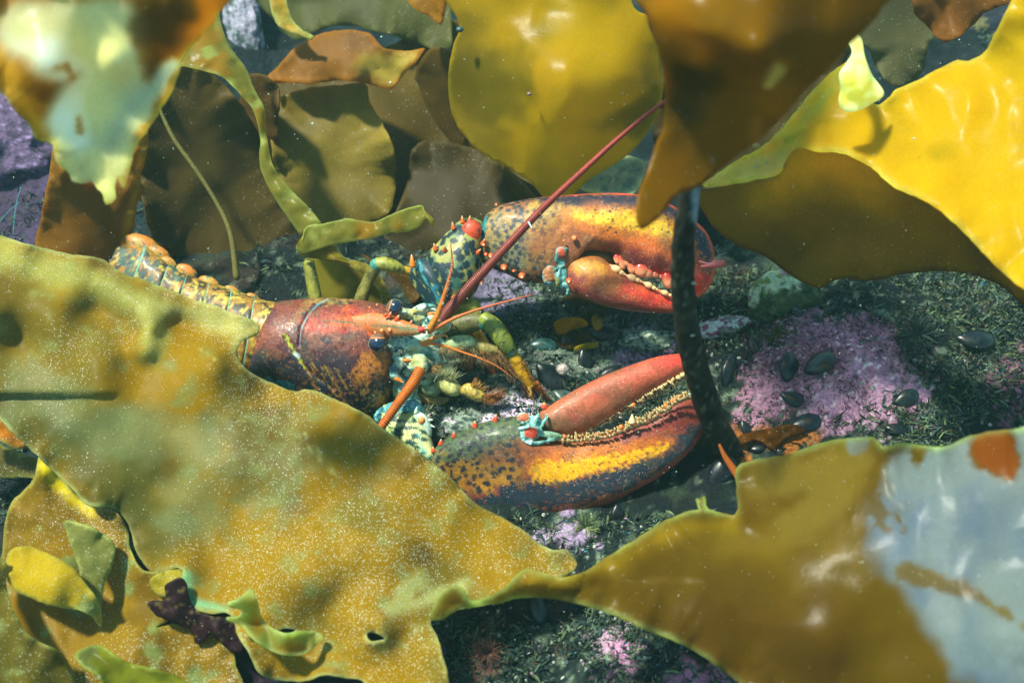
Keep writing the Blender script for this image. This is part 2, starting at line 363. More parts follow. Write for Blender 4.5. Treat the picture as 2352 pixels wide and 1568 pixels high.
# ------------------------------------------------------------------ mussels
def mussel(label, x, y, ln, rot, col=(26, 38, 48), open_=0, dz=0, group="mussels wedged in the seabed", fat=.6):
    ln *= .92; c0 = (x, y, gz(x, y) + ln * .10 + dz); root = empty("mussel", (x, y, c0[2] - ln * .2), label, "mussel", group)
    for k, s in (("upper_valve", 1), ("lower_valve", -1)):
        v, f = ball((0, 0, 0), 1, 26, 30)
        X = v[:, 0]; wdt = fat * (1 - .45 * (X < 0) * X ** 2) * (1 + .12 * X)
        q = np.stack([X, v[:, 1] * wdt, np.maximum(v[:, 2] * s, 0) * s * .34 * (1 + .1 * X) + s * (.012 + open_ * (X + 1) * .12)], 1) * ln
        rr = np.sqrt((X + .9) ** 2 + v[:, 1] ** 2); g = np.tile(L(col), (len(v), 1)) * (1 + .5 * np.sin(rr * 38))[:, None]
        a = sm(fbm(q, ln * .3, 3, int(x)) * 2)[:, None] * .5; g = g * .5 * (1 - a) + L(40, 52, 48) * a
        th = math.radians(rot); tl = .25 + .7 * (math.sin(x * 1.7) * .5 + .5)
        yy = q[:, 1] * math.cos(tl) - q[:, 2] * math.sin(tl); zz = q[:, 1] * math.sin(tl) + q[:, 2] * math.cos(tl)
        v2 = np.stack([q[:, 0] * math.cos(th) - yy * math.sin(th), q[:, 0] * math.sin(th) + yy * math.cos(th), zz], 1) + np.array(c0)
        A = Acc(); A.add(v2, f, g); A.build(k, M_MUSSEL, root)
for a in (("broad black mussel on the pink crust, left of its rust-edged neighbour's pair", 1815, 845, 42, 80, (20, 34, 40), 0, 8, 'mussels wedged in the seabed', .8),
          ("large round black mussel on the pink crust, right one of the touching pair", 1882, 835, 44, -30, (14, 34, 36), 0, 8, 'mussels wedged in the seabed', .85),
          ("black mussel half buried below the touching pair on pink crust", 1822, 915, 34, 20, (18, 36, 42)),
          ("blue-black mussel lying below the pink crust patch", 1850, 972, 42, -14, (14, 34, 52)),
          ("dark mussel standing close to the right side of the kelp stalk", 1675, 855, 48, 95, (22, 36, 42)),
          ("small dark mussel behind the right side of the stalk, above the pink crust", 1735, 800, 26, 60, (40, 46, 42)),
          ("upright dark mussel, higher of two by the green rock", 1865, 665, 36, 100, (18, 28, 34)),
          ("dark mussel crowded under the higher one by the green rock", 1830, 715, 28, 50, (20, 30, 36)),
          ("small grey mussel at the foot of the kelp stalk", 1715, 985, 26, 60, (40, 48, 56)),
          ("round black mussel on the orange crust right of the stalk foot", 1742, 1028, 26, -10, (12, 20, 34)),
          ("slanted dark mussel beneath the orange curl beside the stalk foot", 1655, 1085, 50, -50, (22, 34, 42)),
          ("long dark mussel under the yellow kelp scraps", 1385, 765, 40, 4, (22, 32, 40)),
          ("dark blue mussel just below the upper claw's tip", 1455, 738, 32, -60, (18, 34, 46)),
          ("gaping green-grey mussel right of the yellow leg tip", 1305, 920, 46, 30, (84, 112, 104)),
          ("black mussel with a white barnacle on its corner", 1270, 870, 56, 42, (34, 50, 50)),
          ("teal mussel shell behind the yellow leg", 1248, 795, 36, 4, (44, 96, 90)),
          ("black mussel in the shadow under the lower claw's red rim", 1418, 1185, 32, 88, (12, 20, 26)),
          ("dark mussel in the gap left of the brown weed at the bottom", 1022, 1495, 26, 75, (14, 22, 40)),
          ("broad dark teal mussel right of the brown weed at the bottom", 1240, 1400, 46, 70, (26, 52, 52)),
          ("dark mussel by the kelp edge at the bottom right", 1620, 1430, 38, 60, (20, 40, 50)),
          ("deep teal mussel at the bottom among pink crust", 1640, 1500, 40, 40, (24, 48, 56)),
          ("dark mussel in the black turf at the far right", 2080, 915, 36, -25, (24, 44, 44)),
          ("long black mussel high in the turf at the far right", 2240, 780, 50, 6, (22, 34, 38)),
          ("small dark mussel below the teal turf, near the bottom right blade", 2060, 985, 32, 10, (22, 36, 38)),
          ("small black mussel tucked against the top of the pink crust", 1905, 720, 26, 130, (16, 24, 28)),
          ("second small black mussel leaning on the one at the top of the pink crust", 1880, 738, 24, 60, (18, 26, 30)),
          ("black mussel below the teal mussel at the left of the brown leg", 1060, 650, 26, 20, (18, 26, 34)),
          ("dark mussel beside the yellow strip on the mussel bed", 1345, 830, 34, 75, (20, 36, 36)),
          ("dark mussel nestled left of the yellow strip", 1300, 790, 24, 80, (40, 66, 54)),
          ("dark mussel in the turf right above the cutter claw", 1400, 860, 34, -20, (18, 34, 36)),
          ("dark mussel between the claw's fingers", 1440, 965, 26, 20, (22, 40, 40)),
          ("dark mussel behind the small barnacle cluster under the crusher claw", 1620, 620, 40, 40, (24, 40, 44))):
    a = list(a)
    if "gaping" in a[0]: a.append(.35)
    mussel(*a)
def barn(x, y, r, label):
    z = gz(x, y) + 40; A = Acc(); v, f = tube([[x, y, z - 6, r], [x, y, z + r * .5, r * .85], [x, y, z + r * .9, r * .45]], 8, 20)
    v = v + .12 * r * fbm(v, 5, 2, 3)[:, None]; A.add(v, f, L(225, 205, 190)); A.add(*ball((x, y, z + r * .8), r * .3, 8, 10), L(120, 80, 70))
    tag(A.build("barnacle", M_ROCK), label, "barnacle")
barn(1292, 848, 15, "white barnacle on the black mussel right of the yellow leg")

# ------------------------------------------------------------------ algal turf and grit (uncountable)
def turf(n, regs, cols, lmin, lmax, wd, seed, curl=.8):
    r = np.random.default_rng(seed); A = Acc(); V = []; C = []; Fc = []; k = 0
    for (x0, y0, x1, y1, wgt) in regs:
        m = int(n * wgt); X = r.uniform(x0, x1, m); Y = r.uniform(y0, y1, m)
        dens = fbm(np.stack([X, Y, 0 * X], 1), 70, 2, seed); ok = (dens > -.25) & ((((X - 1890) / 190) ** 2 + ((Y - 860) / 95) ** 2 > 1 + dens) | (lmax < 20) | (r.random(m) < .12)); X = X[ok]; Y = Y[ok]
        b = gpt(X, Y)
        for i in range(len(X)):
            ln = r.uniform(lmin, lmax) * K; a = r.uniform(0, 2 * math.pi); t = np.array([math.cos(a), math.sin(a), r.uniform(.1, 1.1)]); t /= np.linalg.norm(t)
            s = np.cross(t, r.normal(size=3)); s /= np.linalg.norm(s) + 1e-9; bend = r.normal(size=3) * curl; w0 = r.uniform(.6, 1.3) * wd * K
            q = b[i].copy(); pr = []; d = t.copy()
            for j in range(5):
                ww = w0 * (1, 1.2, 1.1, .8, .2)[j]; pr += [q - s * ww, q + s * ww]; q = q + d * ln / 4; d = d + bend * .25; d /= np.linalg.norm(d)
            V += pr; c = L(cols[r.integers(len(cols))]) * r.uniform(.6, 1.3); C += [c * .7 * (1 + .12 * j) for j in range(5) for _ in (0, 1)]
            Fc += [(k + 2 * j, k + 2 * j + 1, k + 2 * j + 3, k + 2 * j + 2) for j in range(4)]; k += 10
    A.v = [np.array(V)]; A.c = [np.array(C)]; A.f = Fc; A.n = k; return A
RG = [(1640, 640, 2400, 1050, .30), (2050, 620, 2400, 1050, .35), (1640, 620, 1780, 800, .06), (950, 1370, 1500, 1600, .12), (1120, 640, 1620, 900, .22), (900, 900, 1500, 1030, .10), (1300, 870, 1620, 1010, .1), (950, 1180, 1720, 1330, .12), (950, 1370, 1800, 1600, .16), (0, 440, 330, 600, .03), (-20, 1000, 60, 1200, .02), (2250, 0, 2350, 150, .03), (560, 480, 1000, 720, .05)]
tag(turf(9000, RG, [(40, 62, 58), (62, 88, 78), (28, 44, 46), (90, 116, 98), (74, 92, 62), (46, 70, 72), (104, 124, 84), (60, 76, 70)], 10, 34, 2.0, 5, 1.8).build("algae_turf", M_TURF, None, True), "short dark teal and green algal turf covering the seabed", "algae", kind="stuff")
tag(turf(11000, [(r[0], r[1], r[2], r[3], r[4]) for r in RG], [(70, 96, 84), (110, 132, 110), (50, 74, 70), (120, 110, 84)], 8, 22, .8, 6, 1.8).build("fine_algae", M_TURF, None, True), "fine hair-like algae and silt between the turf", "algae", kind="stuff")
tag(turf(3200, [(1680, 730, 2140, 980, 1)], [(150, 100, 135), (180, 135, 165), (120, 80, 110)], 5, 13, 1.8, 8, 1.6).build("coralline_algae", M_TURF, None, True), "knobbly pink coralline growth on the seabed at the right", "algae", kind="stuff")
A = Acc(); r_ = np.random.default_rng(3)
for (x0, y0, x1, y1, n) in ((900, 860, 1300, 1010, 160), (1100, 700, 1650, 900, 260), (1640, 640, 2400, 1040, 160), (950, 1180, 1720, 1320, 160), (950, 1390, 1750, 1600, 220)):
    X = r_.uniform(x0, x1, n); Y = r_.uniform(y0, y1, n); g = unP(gpt(X, Y))
    for q in g:
        c = [L(150, 165, 150), L(180, 186, 170), L(70, 90, 86), L(180, 150, 178), L(60, 140, 170)][r_.choice(5, p=[.4, .2, .25, .12, .03])]
        v, f = ball((0, 0, 0), r_.uniform(2, 6), 5, 6, (1, r_.uniform(.5, .9), .5), r_.uniform(0, 180)); A.add(v + q + (0, 0, 2), f, c * r_.uniform(.6, 1.1))
tag(A.build("shell_grit", M_ROCK, smooth=False), "scattered shell grit and pebbles on the seabed", "grit", kind="stuff")
def tuft(x, y, n, ln, cols, label, name="seaweed_tuft", cat="seaweed", dz=0, wd=1.0, spread=1.0):
    A = Acc(); z = gz(x, y) + dz; r = np.random.default_rng(int(x + y))
    for i in range(n):
        a = r.uniform(0, 2 * math.pi); e = r.uniform(.2, 1.2); l = ln * r.uniform(.6, 1.1); d = np.array([math.cos(a) * spread, math.sin(a) * spread, e]); d /= np.linalg.norm(d)
        b = np.array([x, y, z]); v, f = tube([[*b, wd], [*(b + d * l * .5 + r.normal(size=3) * l * .05), wd * .8], [*(b + d * l + r.normal(size=3) * l * .1), wd * .3]], 6, 4)
        A.add(v, f, L(cols[r.integers(len(cols))]) * r.uniform(.8, 1.2))
    tag(A.build(name, M_TURF), label, cat)
tuft(1345, 1210, 150, 44, [(120, 140, 90), (150, 160, 110), (90, 110, 80)], "bushy pale green weed tuft just below the lower claw's red rim")
tuft(1785, 855 - 90, 60, 26, [(90, 90, 50), (70, 76, 46)], "little olive tuft right of the stalk, above the pink crust")
tuft(2110, 770, 90, 70, [(44, 62, 60), (60, 80, 74)], "star-shaped clump of long dark filaments in the turf at the far right", wd=2.2)
tuft(1120, 1500, 160, 50, [(110, 74, 62), (84, 60, 58)], "rusty brown fuzzy weed at the bottom centre")
tuft(1360, 880, 60, 34, [(50, 84, 78), (80, 120, 100)], "dark green feathery tuft between the mussels and the lower claw", wd=1.6)
tuft(1640, 590, 60, 34, [(40, 62, 66), (60, 84, 80)], "dark tuft behind the tip of the crusher claw", wd=2)
# ------------------------------------------------------------------ kelp blades
def tps(ctrl):
    c = np.asarray(ctrl, float); n = len(c)
    if n < 3: return lambda p: np.full(len(p), c[0, 2])
    def k(d): return np.where(d > 1e-6, d * d * np.log(d + 1e-9), 0)
    X = c[:, :2] / 500; D = np.linalg.norm(X[:, None] - X[None], axis=2); Q = np.hstack([np.ones((n, 1)), X])
    M = np.zeros((n + 3, n + 3)); M[:n, :n] = k(D) + np.eye(n) * 1e-3; M[:n, n:] = Q; M[n:, :n] = Q.T
    s = np.linalg.lstsq(M, np.concatenate([c[:, 2], [0, 0, 0]]), rcond=None)[0]
    def f(p):
        q = p[:, :2] / 500; return k(np.linalg.norm(q[:, None] - X[None], axis=2)) @ s[:n] + np.hstack([np.ones((len(q), 1)), q]) @ s[n:]
    return f
def closed(pts, sp, rag, seed):
    p = np.asarray(pts, float); p2 = np.vstack([p[-2:], p, p[:3]]); out = []
    for i in range(2, len(p) + 2):
        a, b, c, d = p2[i - 1], p2[i], p2[i + 1], p2[i + 2]; m = max(1, int(np.linalg.norm(c - b) / sp)); t = np.linspace(0, 1, m, endpoint=False)[:, None]
        out.append(.5 * (2 * b + (c - a) * t + (2 * a - 5 * b + 4 * c - d) * t ** 2 + (3 * b - a - 3 * c + d) * t ** 3))
    q = np.vstack(out)
    if rag:
        nrm = np.roll(q, -1, 0) - np.roll(q, 1, 0); nrm = np.stack([-nrm[:, 1], nrm[:, 0]], 1); nrm /= np.linalg.norm(nrm, axis=1)[:, None] + 1e-9
        q = q + nrm * (rag * (fbm(np.hstack([q, 0 * q[:, :1]]), 14, 2, seed) + .6 * fbm(np.hstack([q, 0 * q[:, :1]]), 60, 2, seed + 1)))[:, None]
    return q
def sheet(name, outline, ctrl, colf, mat, sp=9, rag=1.5, bumps=(), wav=0, wsc=140, ruf=0, rufl=60, rim=None, rimw=9, thick=.0009, seed=1, holes=(), step=None, rdg=.08, parent=None, label=None, cat="kelp", group=None):
    q = closed(outline, sp, rag, seed); hl = [closed(h, sp * .7, 0, seed) for h in holes]
    x0, y0 = q.min(0); x1, y1 = q.max(0); gy_ = np.arange(y0, y1, sp * .87); pts = []
    for i, yy in enumerate(gy_):
        xs = np.arange(x0 + (i % 2) * sp / 2, x1, sp); pts.append(np.stack([xs, np.full_like(xs, yy)], 1))
    g = np.vstack(pts); g = g[inpoly(g, q)]
    allb = np.vstack([q] + hl)
    def bd(p):
        bi = np.zeros(len(p), int); bdst = np.zeros(len(p))
        for s in range(0, len(p), 2000):
            D = np.linalg.norm(p[s:s + 2000, None] - allb[None], axis=2); bi[s:s + 2000] = D.argmin(1); bdst[s:s + 2000] = D.min(1)
        return bdst, bi
    if len(g):
        d, _ = bd(g); k = d > sp * .62
        for h in hl: k &= ~inpoly(g, h)
        g = g[k]
    v2 = np.vstack([allb, g]); edges = []; o = 0
    for lp in [q] + hl: edges += [(o + i, o + (i + 1) % len(lp)) for i in range(len(lp))]; o += len(lp)
    r = delaunay_2d_cdt([Vector(p) for p in v2], edges, [], 0, 1e-5)
    vv = np.array([tuple(p) for p in r[0]]); F = np.array([tuple(f) for f in r[2] if len(f) == 3]); ce = vv[F].mean(1); k = inpoly(ce, q)
    for h in hl: k &= ~inpoly(ce, h)
    F = F[k]; used = np.unique(F); mp = -np.ones(len(vv), int); mp[used] = np.arange(len(used)); vv = vv[used]; F = mp[F]
    d, bi = bd(vv); z = tps(ctrl)(vv); p3 = np.hstack([vv, np.zeros((len(vv), 1))])
    if wav: z = z + wav * fbm(p3, wsc, 2, seed + 20) + rdg * wav * (1 - np.abs(fbm(p3, wsc * .45, 2, seed + 25)) * 2.2)
    for bx, by, br, ba in bumps: z = z + ba * np.exp(-((vv[:, 0] - bx) ** 2 + (vv[:, 1] - by) ** 2) / (2 * br * br))
    if step is not None: z = z + step(vv)
    if ruf:
        bq = np.hstack([allb[bi], np.zeros((len(vv), 1))]); z = z + ruf * np.exp(-d / (rufl * .6)) * fbm(bq, rufl, 2, seed + 30) * 2
    p3 = np.stack([vv[:, 0], vv[:, 1], z], 1); c = colf(p3)
    if rim is not None:
        a = np.exp(-(d / rimw) ** 1.5)[:, None] * (.55 + .6 * fbm(p3, 60, 2, seed + 7))[:, None].clip(.05, .9); c = c * (1 - a) + np.asarray(rim) * a
    A = Acc(); A.add(p3, F.tolist(), c); ob = A.build(name, mat, parent)
    s = ob.modifiers.new("thickness", 'SOLIDIFY'); s.thickness = thick; s.offset = 0
    if label: tag(ob, label, cat, group)
    return ob
RIM = L(178, 190, 118); OR = L(176, 122, 18); GOLD = L(168, 140, 30); OLV = L(120, 108, 40); BRN = L(110, 72, 16); WHT = L(196, 212, 178)
def kc(base, *mixes, strokes=()):
    def g(p):
        c = cf(base, *mixes)(p * np.array([1, 1, .5]))
        for s in strokes: c = stroke(p, c, *s[:3], **(s[3] if len(s) > 3 else {}))
        return c
    return g
GK = "kelp blades round the lobster"

# big speckled blade in front of the tail and lower claw
K2 = [(-60, 545), (0, 542), (35, 552), (90, 568), (150, 582), (200, 590), (240, 596), (258, 612), (290, 632), (330, 642), (400, 670), (450, 690), (490, 700), (540, 722), (580, 735), (597, 750), (594, 764), (574, 776), (553, 785), (545, 808), (550, 832), (575, 855), (610, 873), (650, 890), (682, 900), (700, 894), (724, 898), (760, 912), (800, 930), (850, 958), (880, 985), (930, 1017), (985, 1055), (1012, 1078), (1040, 1100), (1075, 1140), (1105, 1165), (1150, 1188), (1200, 1215), (1235, 1246), (1270, 1262), (1300, 1262), (1322, 1285), (1320, 1310), (1270, 1330), (1200, 1345), (1130, 1385), (1060, 1398), (1010, 1412), (990, 1428), (1004, 1460), (1015, 1500), (1030, 1560), (1045, 1640), (830, 1640), (836, 1570), (790, 1556), (740, 1550), (700, 1563), (640, 1560), (596, 1545), (572, 1500), (548, 1462), (536, 1420), (520, 1406), (480, 1408), (440, 1398), (418, 1385), (412, 1350), (420, 1310), (408, 1302), (360, 1318), (335, 1300), (310, 1260), (296, 1205), (262, 1168), (205, 1160), (160, 1118), (100, 1060), (50, 1012), (0, 965), (-60, 915)]
def k2c(p):
    c = cf(L(150, 118, 10), (L(124, 106, 30), 170, -.05, .3, 4), (L(104, 82, 18), 200, .1, .3, 9), (L(136, 134, 66), 40, .1, .5, 14))(p)
    c = stroke(p, c, L(82, 86, 36), [(20, 960), (180, 1010), (300, 1120), (380, 1240)], [40, 90, 90, 50], 130, 40, 60, .85)  # darker olive painted over the lower left, in place of shade
    gs = stroke(p, np.zeros((len(p), 1)), 1, [(520, 1010), (640, 1090), (560, 1150), (700, 1170)], [50, 100, 50, 30], 90, 90, 70)[:, 0] * (.45 + .55 * sm(.5 + 1.6 * fbm(p, 24, 4, 77)))
    c = c * (1 - .7 * gs[:, None]) + L(124, 130, 78) * .7 * gs[:, None]
    c = stroke(p, c, L(122, 132, 84), [(40, 900), (200, 980), (460, 1010), (430, 1180)], [60, 40, 50, 50], 60, 50, 90, .6, 3)
    c = stroke(p, c, L(166, 168, 84), [(0, 590), (200, 640), (360, 720), (360, 830)], [30, 30, 34, 20], 50, 18, 60, .7, 4)
    c = stroke(p, c, L(178, 176, 100), [(330, 700), (470, 722), (566, 748), (548, 800)], [20, 26, 26, 12], 40, 16, 60, .8, 5)
    c = stroke(p, c, L(178, 184, 110), [(960, 1330), (900, 1400), (1060, 1350)], [24, 10, 14], 34, 14, 40, .8, 6)
    c = stroke(p, c, L(120, 180, 130), [(425, 1330), (430, 1380), (520, 1400)], [14, 14, 8], 22, 8, 40, .9, 7)
    for x0, y0, x1, y1 in ((700, 995, 785, 1105), (690, 1005, 770, 1095), (455, 800, 500, 830)): c = stroke(p, c, L(205, 205, 120), [(x0, y0), (x1, y1)], 1, 6, 1, 12, .7)
    return c
sheet("kelp", K2, [(0, 560, 60), (250, 600, 70), (450, 690, 110), (597, 750, 140), (550, 810, 150), (300, 800, 190), (0, 800, 200), (650, 890, 190), (880, 985, 230), (1040, 1100, 270), (1200, 1215, 300), (1320, 1290, 330), (1000, 1420, 440), (1030, 1560, 520), (700, 1100, 300), (640, 1350, 400), (640, 1560, 440), (420, 1350, 360), (300, 1200, 290), (50, 1010, 260), (-60, 700, 190)],
      k2c, M_KELP, 8.5, 2.2, bumps=((190, 730, 36, -34), (240, 720, 34, -40), (285, 745, 26, -30), (120, 740, 50, 34), (335, 800, 24, 44), (345, 750, 18, 34), (410, 742, 24, -34), (450, 755, 26, -30), (400, 705, 60, 16), (200, 690, 60, 26), (290, 700, 40, 20), (225, 800, 50, 26), (540, 770, 18, 22), (500, 830, 36, 26), (640, 930, 26, 16), (590, 1130, 40, -20), (700, 1290, 50, 24), (820, 1150, 40, -18), (520, 760, 30, -26), (480, 850, 60, 50), (380, 880, 50, 16), (50, 770, 36, -30), (250, 900, 50, 26), (640, 960, 50, -18), (500, 1260, 60, -50), (420, 1320, 40, 40), (900, 1280, 90, 24), (740, 1430, 50, -34), (860, 1440, 40, 36), (940, 1500, 50, -30)), wav=38, wsc=170, rdg=.06, ruf=16, rufl=55, step=lambda q: 20 * np.clip((906 - .5 * q[:, 0] * 0 - q[:, 1]) / 9 + .5, 0, 1) * sm((290 - q[:, 0]) / 80) * sm((q[:, 1] - 780) / 120 * (q[:, 1] < 906) + (q[:, 1] >= 906)), rim=RIM, rimw=5, seed=2,
      holes=([(640, 1452), (652, 1442), (678, 1446), (664, 1456), (650, 1458)], [(842, 1458), (856, 1450), (884, 1466), (866, 1472), (850, 1472)]),
      label="big golden kelp blade dusted with white specks, lying across the lobster's tail", group=GK)
sheet("kelp", [(522, 1385), (545, 1375), (578, 1352), (590, 1375), (605, 1425), (650, 1452), (700, 1448), (740, 1460), (700, 1500), (640, 1500), (585, 1470), (560, 1440), (520, 1420), (545, 1415), (556, 1400), (535, 1395)],
      [(522, 1385, 470), (578, 1352, 500), (600, 1430, 470), (740, 1460, 450), (600, 1480, 500)], kc(L(158, 164, 84), (L(160, 140, 40), 60, 0, .3, 3)), M_KCLEAN, 6, 1, wav=40, wsc=60, rim=L(196, 214, 160), rimw=6, seed=7,
      label="small curled pale green kelp frill at the lower edge of the speckled blade", group=GK)


# lower right blade, bleached at its right half
K3 = [(988, 1418), (1008, 1372), (1038, 1345), (1062, 1352), (1080, 1378), (1112, 1374), (1155, 1352), (1188, 1318), (1215, 1306), (1250, 1318), (1290, 1326), (1340, 1312), (1400, 1275), (1480, 1225), (1540, 1190), (1585, 1172), (1606, 1170), (1600, 1145), (1618, 1138), (1628, 1168), (1688, 1180), (1690, 1120), (1694, 1072), (1740, 1056), (1820, 1042), (1880, 1020), (1950, 1006), (2010, 1005), (2030, 1024), (2080, 1018), (2160, 1026), (2240, 1000), (2352, 980), (2430, 965), (2430, 1640), (1790, 1640), (1690, 1560), (1600, 1498), (1480, 1440), (1380, 1402), (1290, 1376), (1200, 1372), (1130, 1386), (1060, 1397), (1010, 1422)]
def k3c(p):
    c = cf(L(120, 96, 12), (L(142, 118, 24), 140, .0, .6, 4))(p)
    c = stroke(p, c, L(176, 150, 26), [(1220, 1330), (1400, 1300), (1560, 1210), (1680, 1200)], 16, 50, 16, 60, .8)
    c = stroke(p, c, L(150, 132, 50), [(1760, 1110), (1950, 1070), (1850, 1200)], 50, 50, 26, 50, .7)
    c = stroke(p, c, L(100, 72, 10), [(1500, 1440), (1700, 1460), (1850, 1500)], [60, 110, 120], 160, 30, 90, .8)  # brown painted darker towards the bottom, in place of canopy shade
    n = len(p); z1 = np.zeros((n, 1)); m = stroke(p, z1, 1, [(2230, 1120), (2180, 1250), (2330, 1420), (2420, 1520)], [190, 170, 190, 100], 60, 50, 110, 1, 2)[:, 0]
    m = np.maximum(m, stroke(p, z1, 1, [(1972, 1020)], [26], 10, 6, 20)[:, 0]); m = m * (1 - stroke(p, z1, 1, [(2110, 1040), (2108, 1066)], [20, 8], 10, 8, 20)[:, 0])
    m = m * (1 - stroke(p, z1, 1, [(2280, 1035), (2300, 1050)], [58, 50], 12, 16, 40)[:, 0]) * (1 - stroke(p, z1, 1, [(2080, 1310), (2250, 1370), (2352, 1440), (2420, 1470)], [22, 10, 6, 6], 14, 12, 30, .85)[:, 0])
    m = m * (1 - stroke(p, z1, 1, [(2030, 1190), (2010, 1100)], [20, 16], 16, 40, 20, .8)[:, 0]) * (1 - stroke(p, z1, 1, [(2060, 1180), (2075, 1215)], [5, 9], 8, 10, 18, .9)[:, 0])
    wc = cf(L(146, 158, 156), (L(120, 138, 156), 200, .0, .6, 14), (L(164, 172, 170), 120, .15, .5, 19), (L(132, 130, 116), 150, .2, .5, 23))(p)
    c = c * (1 - m[:, None]) + wc * m[:, None]
    return stroke(p, c, L(158, 84, 12), [(2280, 1035), (2300, 1050)], [52, 44], 12, 16, 40, .8)
sheet("kelp", K3, [(988, 1418, 560), (1070, 1365, 600), (1200, 1340, 560), (1340, 1320, 520), (1600, 1180, 500), (1690, 1100, 480), (1900, 1030, 560), (2352, 990, 700), (2400, 1600, 860), (1800, 1600, 640), (1500, 1440, 560), (1250, 1372, 560), (1900, 1300, 640)],
      k3c, M_KCLEAN, 10, 2.5, bumps=((1800, 1250, 120, 40), (1600, 1330, 90, -30), (2100, 1200, 120, 30)), wav=60, wsc=300, ruf=34, rufl=80, rim=L(176, 196, 120), rimw=8, thick=.0014, seed=12,
      label="large blurred kelp blade at the lower right, brown turning bleached white", group=GK)
A = Acc(); A.add(*tube([[1652, 1020, 300, 3], [1664, 1046, 310, 6], [1680, 1070, 330, 8], [1696, 1094, 350, 9]], 16, 10), L(170, 110, 50)); tag(A.build("seaweed_scrap", M_KCLEAN), "small orange curl of weed with a pale tip at the stalk foot", "seaweed")

# right: bright yellow blade, with pale tail and curled flap
K4 = [(1612, 424), (1640, 408), (1648, 398), (1700, 366), (1742, 344), (1790, 300), (1840, 240), (1870, 205), (1930, 152), (1960, 150), (2010, 240), (2060, 206), (2100, 188), (2150, 162), (2200, 140), (2225, 142), (2262, 120), (2290, 70), (2325, 0), (2345, -60), (2440, -60), (2440, 700), (2352, 662), (2300, 622), (2240, 560), (2180, 500), (2120, 460), (2050, 426), (1990, 376), (1930, 350), (1880, 348), (1830, 340), (1806, 366), (1790, 400), (1730, 414), (1690, 424), (1640, 428)]
def k4c(p):
    c = cf(L(212, 184, 4), (L(204, 176, 6), 160, .0, .4, 4), (L(186, 164, 8), 260, .2, .4, 6))(p)
    c = stroke(p, c, L(196, 188, 116), [(1620, 424), (1700, 400), (1790, 370)], [12, 26, 26], 18, 10, 30)
    return stroke(p, c, L(180, 190, 96), [(1790, 350), (1850, 280), (1930, 180)], 14, 26, 10, 40, .6)
r4 = empty("kelp", (2100, 400, 200), "bright translucent yellow kelp blade with a torn pale tail, upper right", "kelp", GK)
sheet("blade", K4, [(1612, 424, 330), (1800, 340, 330), (1930, 170, 300), (2060, 300, 380), (2250, 130, 420), (2400, 0, 520), (2400, 640, 640), (2200, 500, 560), (1990, 376, 420)], k4c, M_KCLEAN, 10, 2.5, wav=50, wsc=180, ruf=22, rufl=70, rim=L(206, 206, 110), rimw=9, seed=15, parent=r4)
sheet("curled_flap", [(1943, 84), (1960, 78), (1978, 92), (1985, 130), (2000, 170), (2029, 214), (2000, 238), (1975, 252), (1945, 256), (1926, 236), (1930, 200), (1928, 170), (1944, 146), (1958, 116)], [(1943, 84, 420), (2029, 214, 400), (1926, 236, 430), (1970, 180, 480)], kc(L(222, 216, 140), (L(232, 232, 190), 30, 0, .3, 3)), M_KCLEAN, 7, 1, rim=L(215, 228, 205), rimw=8, seed=16, parent=r4)
for i, (x, y, r) in enumerate(((1737, 336, 9), (1735, 382, 4), (1762, 376, 4))):
    A = Acc(); A.add(*ball((x, y, 350), r, 12, 14, (1, .8, .6)), L(150, 120, 50) if i == 0 else L(150, 170, 130)); A.build("snail", M_SOFT, r4)
K4b = [(1600, 440), (1640, 432), (1700, 418), (1780, 404), (1830, 330), (1930, 320), (2060, 380), (2200, 470), (2360, 620), (2440, 680), (2440, 760), (2352, 700), (2300, 656), (2230, 630), (2160, 622), (2080, 628), (2000, 644), (1930, 640), (1880, 660), (1830, 640), (1760, 590), (1690, 560), (1630, 510)]  # separate brown sheet standing in for the shadow across the yellow blade
sheet("kelp", K4b, [(1600, 440, 100), (2000, 400, 240), (2400, 640, 380), (2000, 640, 60), (1700, 560, 20)], kc(L(146, 116, 12), (L(126, 98, 14), 120, 0, .5, 3), strokes=((L(216, 170, 8), [(1790, 410), (1900, 360), (2000, 420)], [44, 60, 40], dict(soft=150, jag=20, js=60)),)), M_KDIM, 12, 2, wav=40, wsc=160, rim=L(120, 84, 30), rimw=6, seed=17,  # amber stroke paints a warm glow into the upper left
      label="shaded lower part of the bright yellow kelp blade on the right, made as a separate brown sheet", group=GK)

# near brown blade with its stalk
r5 = empty("kelp_plant", (1660, 1010, gz(1660, 1010)), "out-of-focus amber brown kelp close to the lens, its dark stalk crossing both claws", "kelp", GK)
K5 = [(1478, -60), (1490, 40), (1512, 110), (1525, 180), (1524, 280), (1500, 350), (1484, 400), (1468, 440), (1461, 490), (1472, 527), (1500, 512), (1530, 478), (1556, 446), (1580, 440), (1606, 428), (1640, 398), (1690, 356), (1750, 312), (1800, 262), (1846, 208), (1900, 160), (1940, 112), (1990, 62), (2024, 20), (2044, -60)]
def k5c(p):
    c = cf(L(138, 104, 6), (L(168, 128, 6), 200, .0, .6, 4), (L(100, 80, 14), 200, .1, .5, 7))(p)
    c = stroke(p, c, L(186, 138, 8), [(1530, 20), (1600, 110)], [50, 30], 60, 16, 60, .8)
    c = stroke(p, c, L(150, 112, 16), [(1475, 510), (1540, 400)], [20, 40], 50, 6, 40, .7)
    c = stroke(p, c, L(196, 186, 120), [(1768, 190), (1784, 160)], [12, 16], 12, 4, 20, .9)
    return stroke(p, c, L(176, 140, 60), [(1738, 280), (1742, 330)], [16, 14], 24, 6, 20, .5)
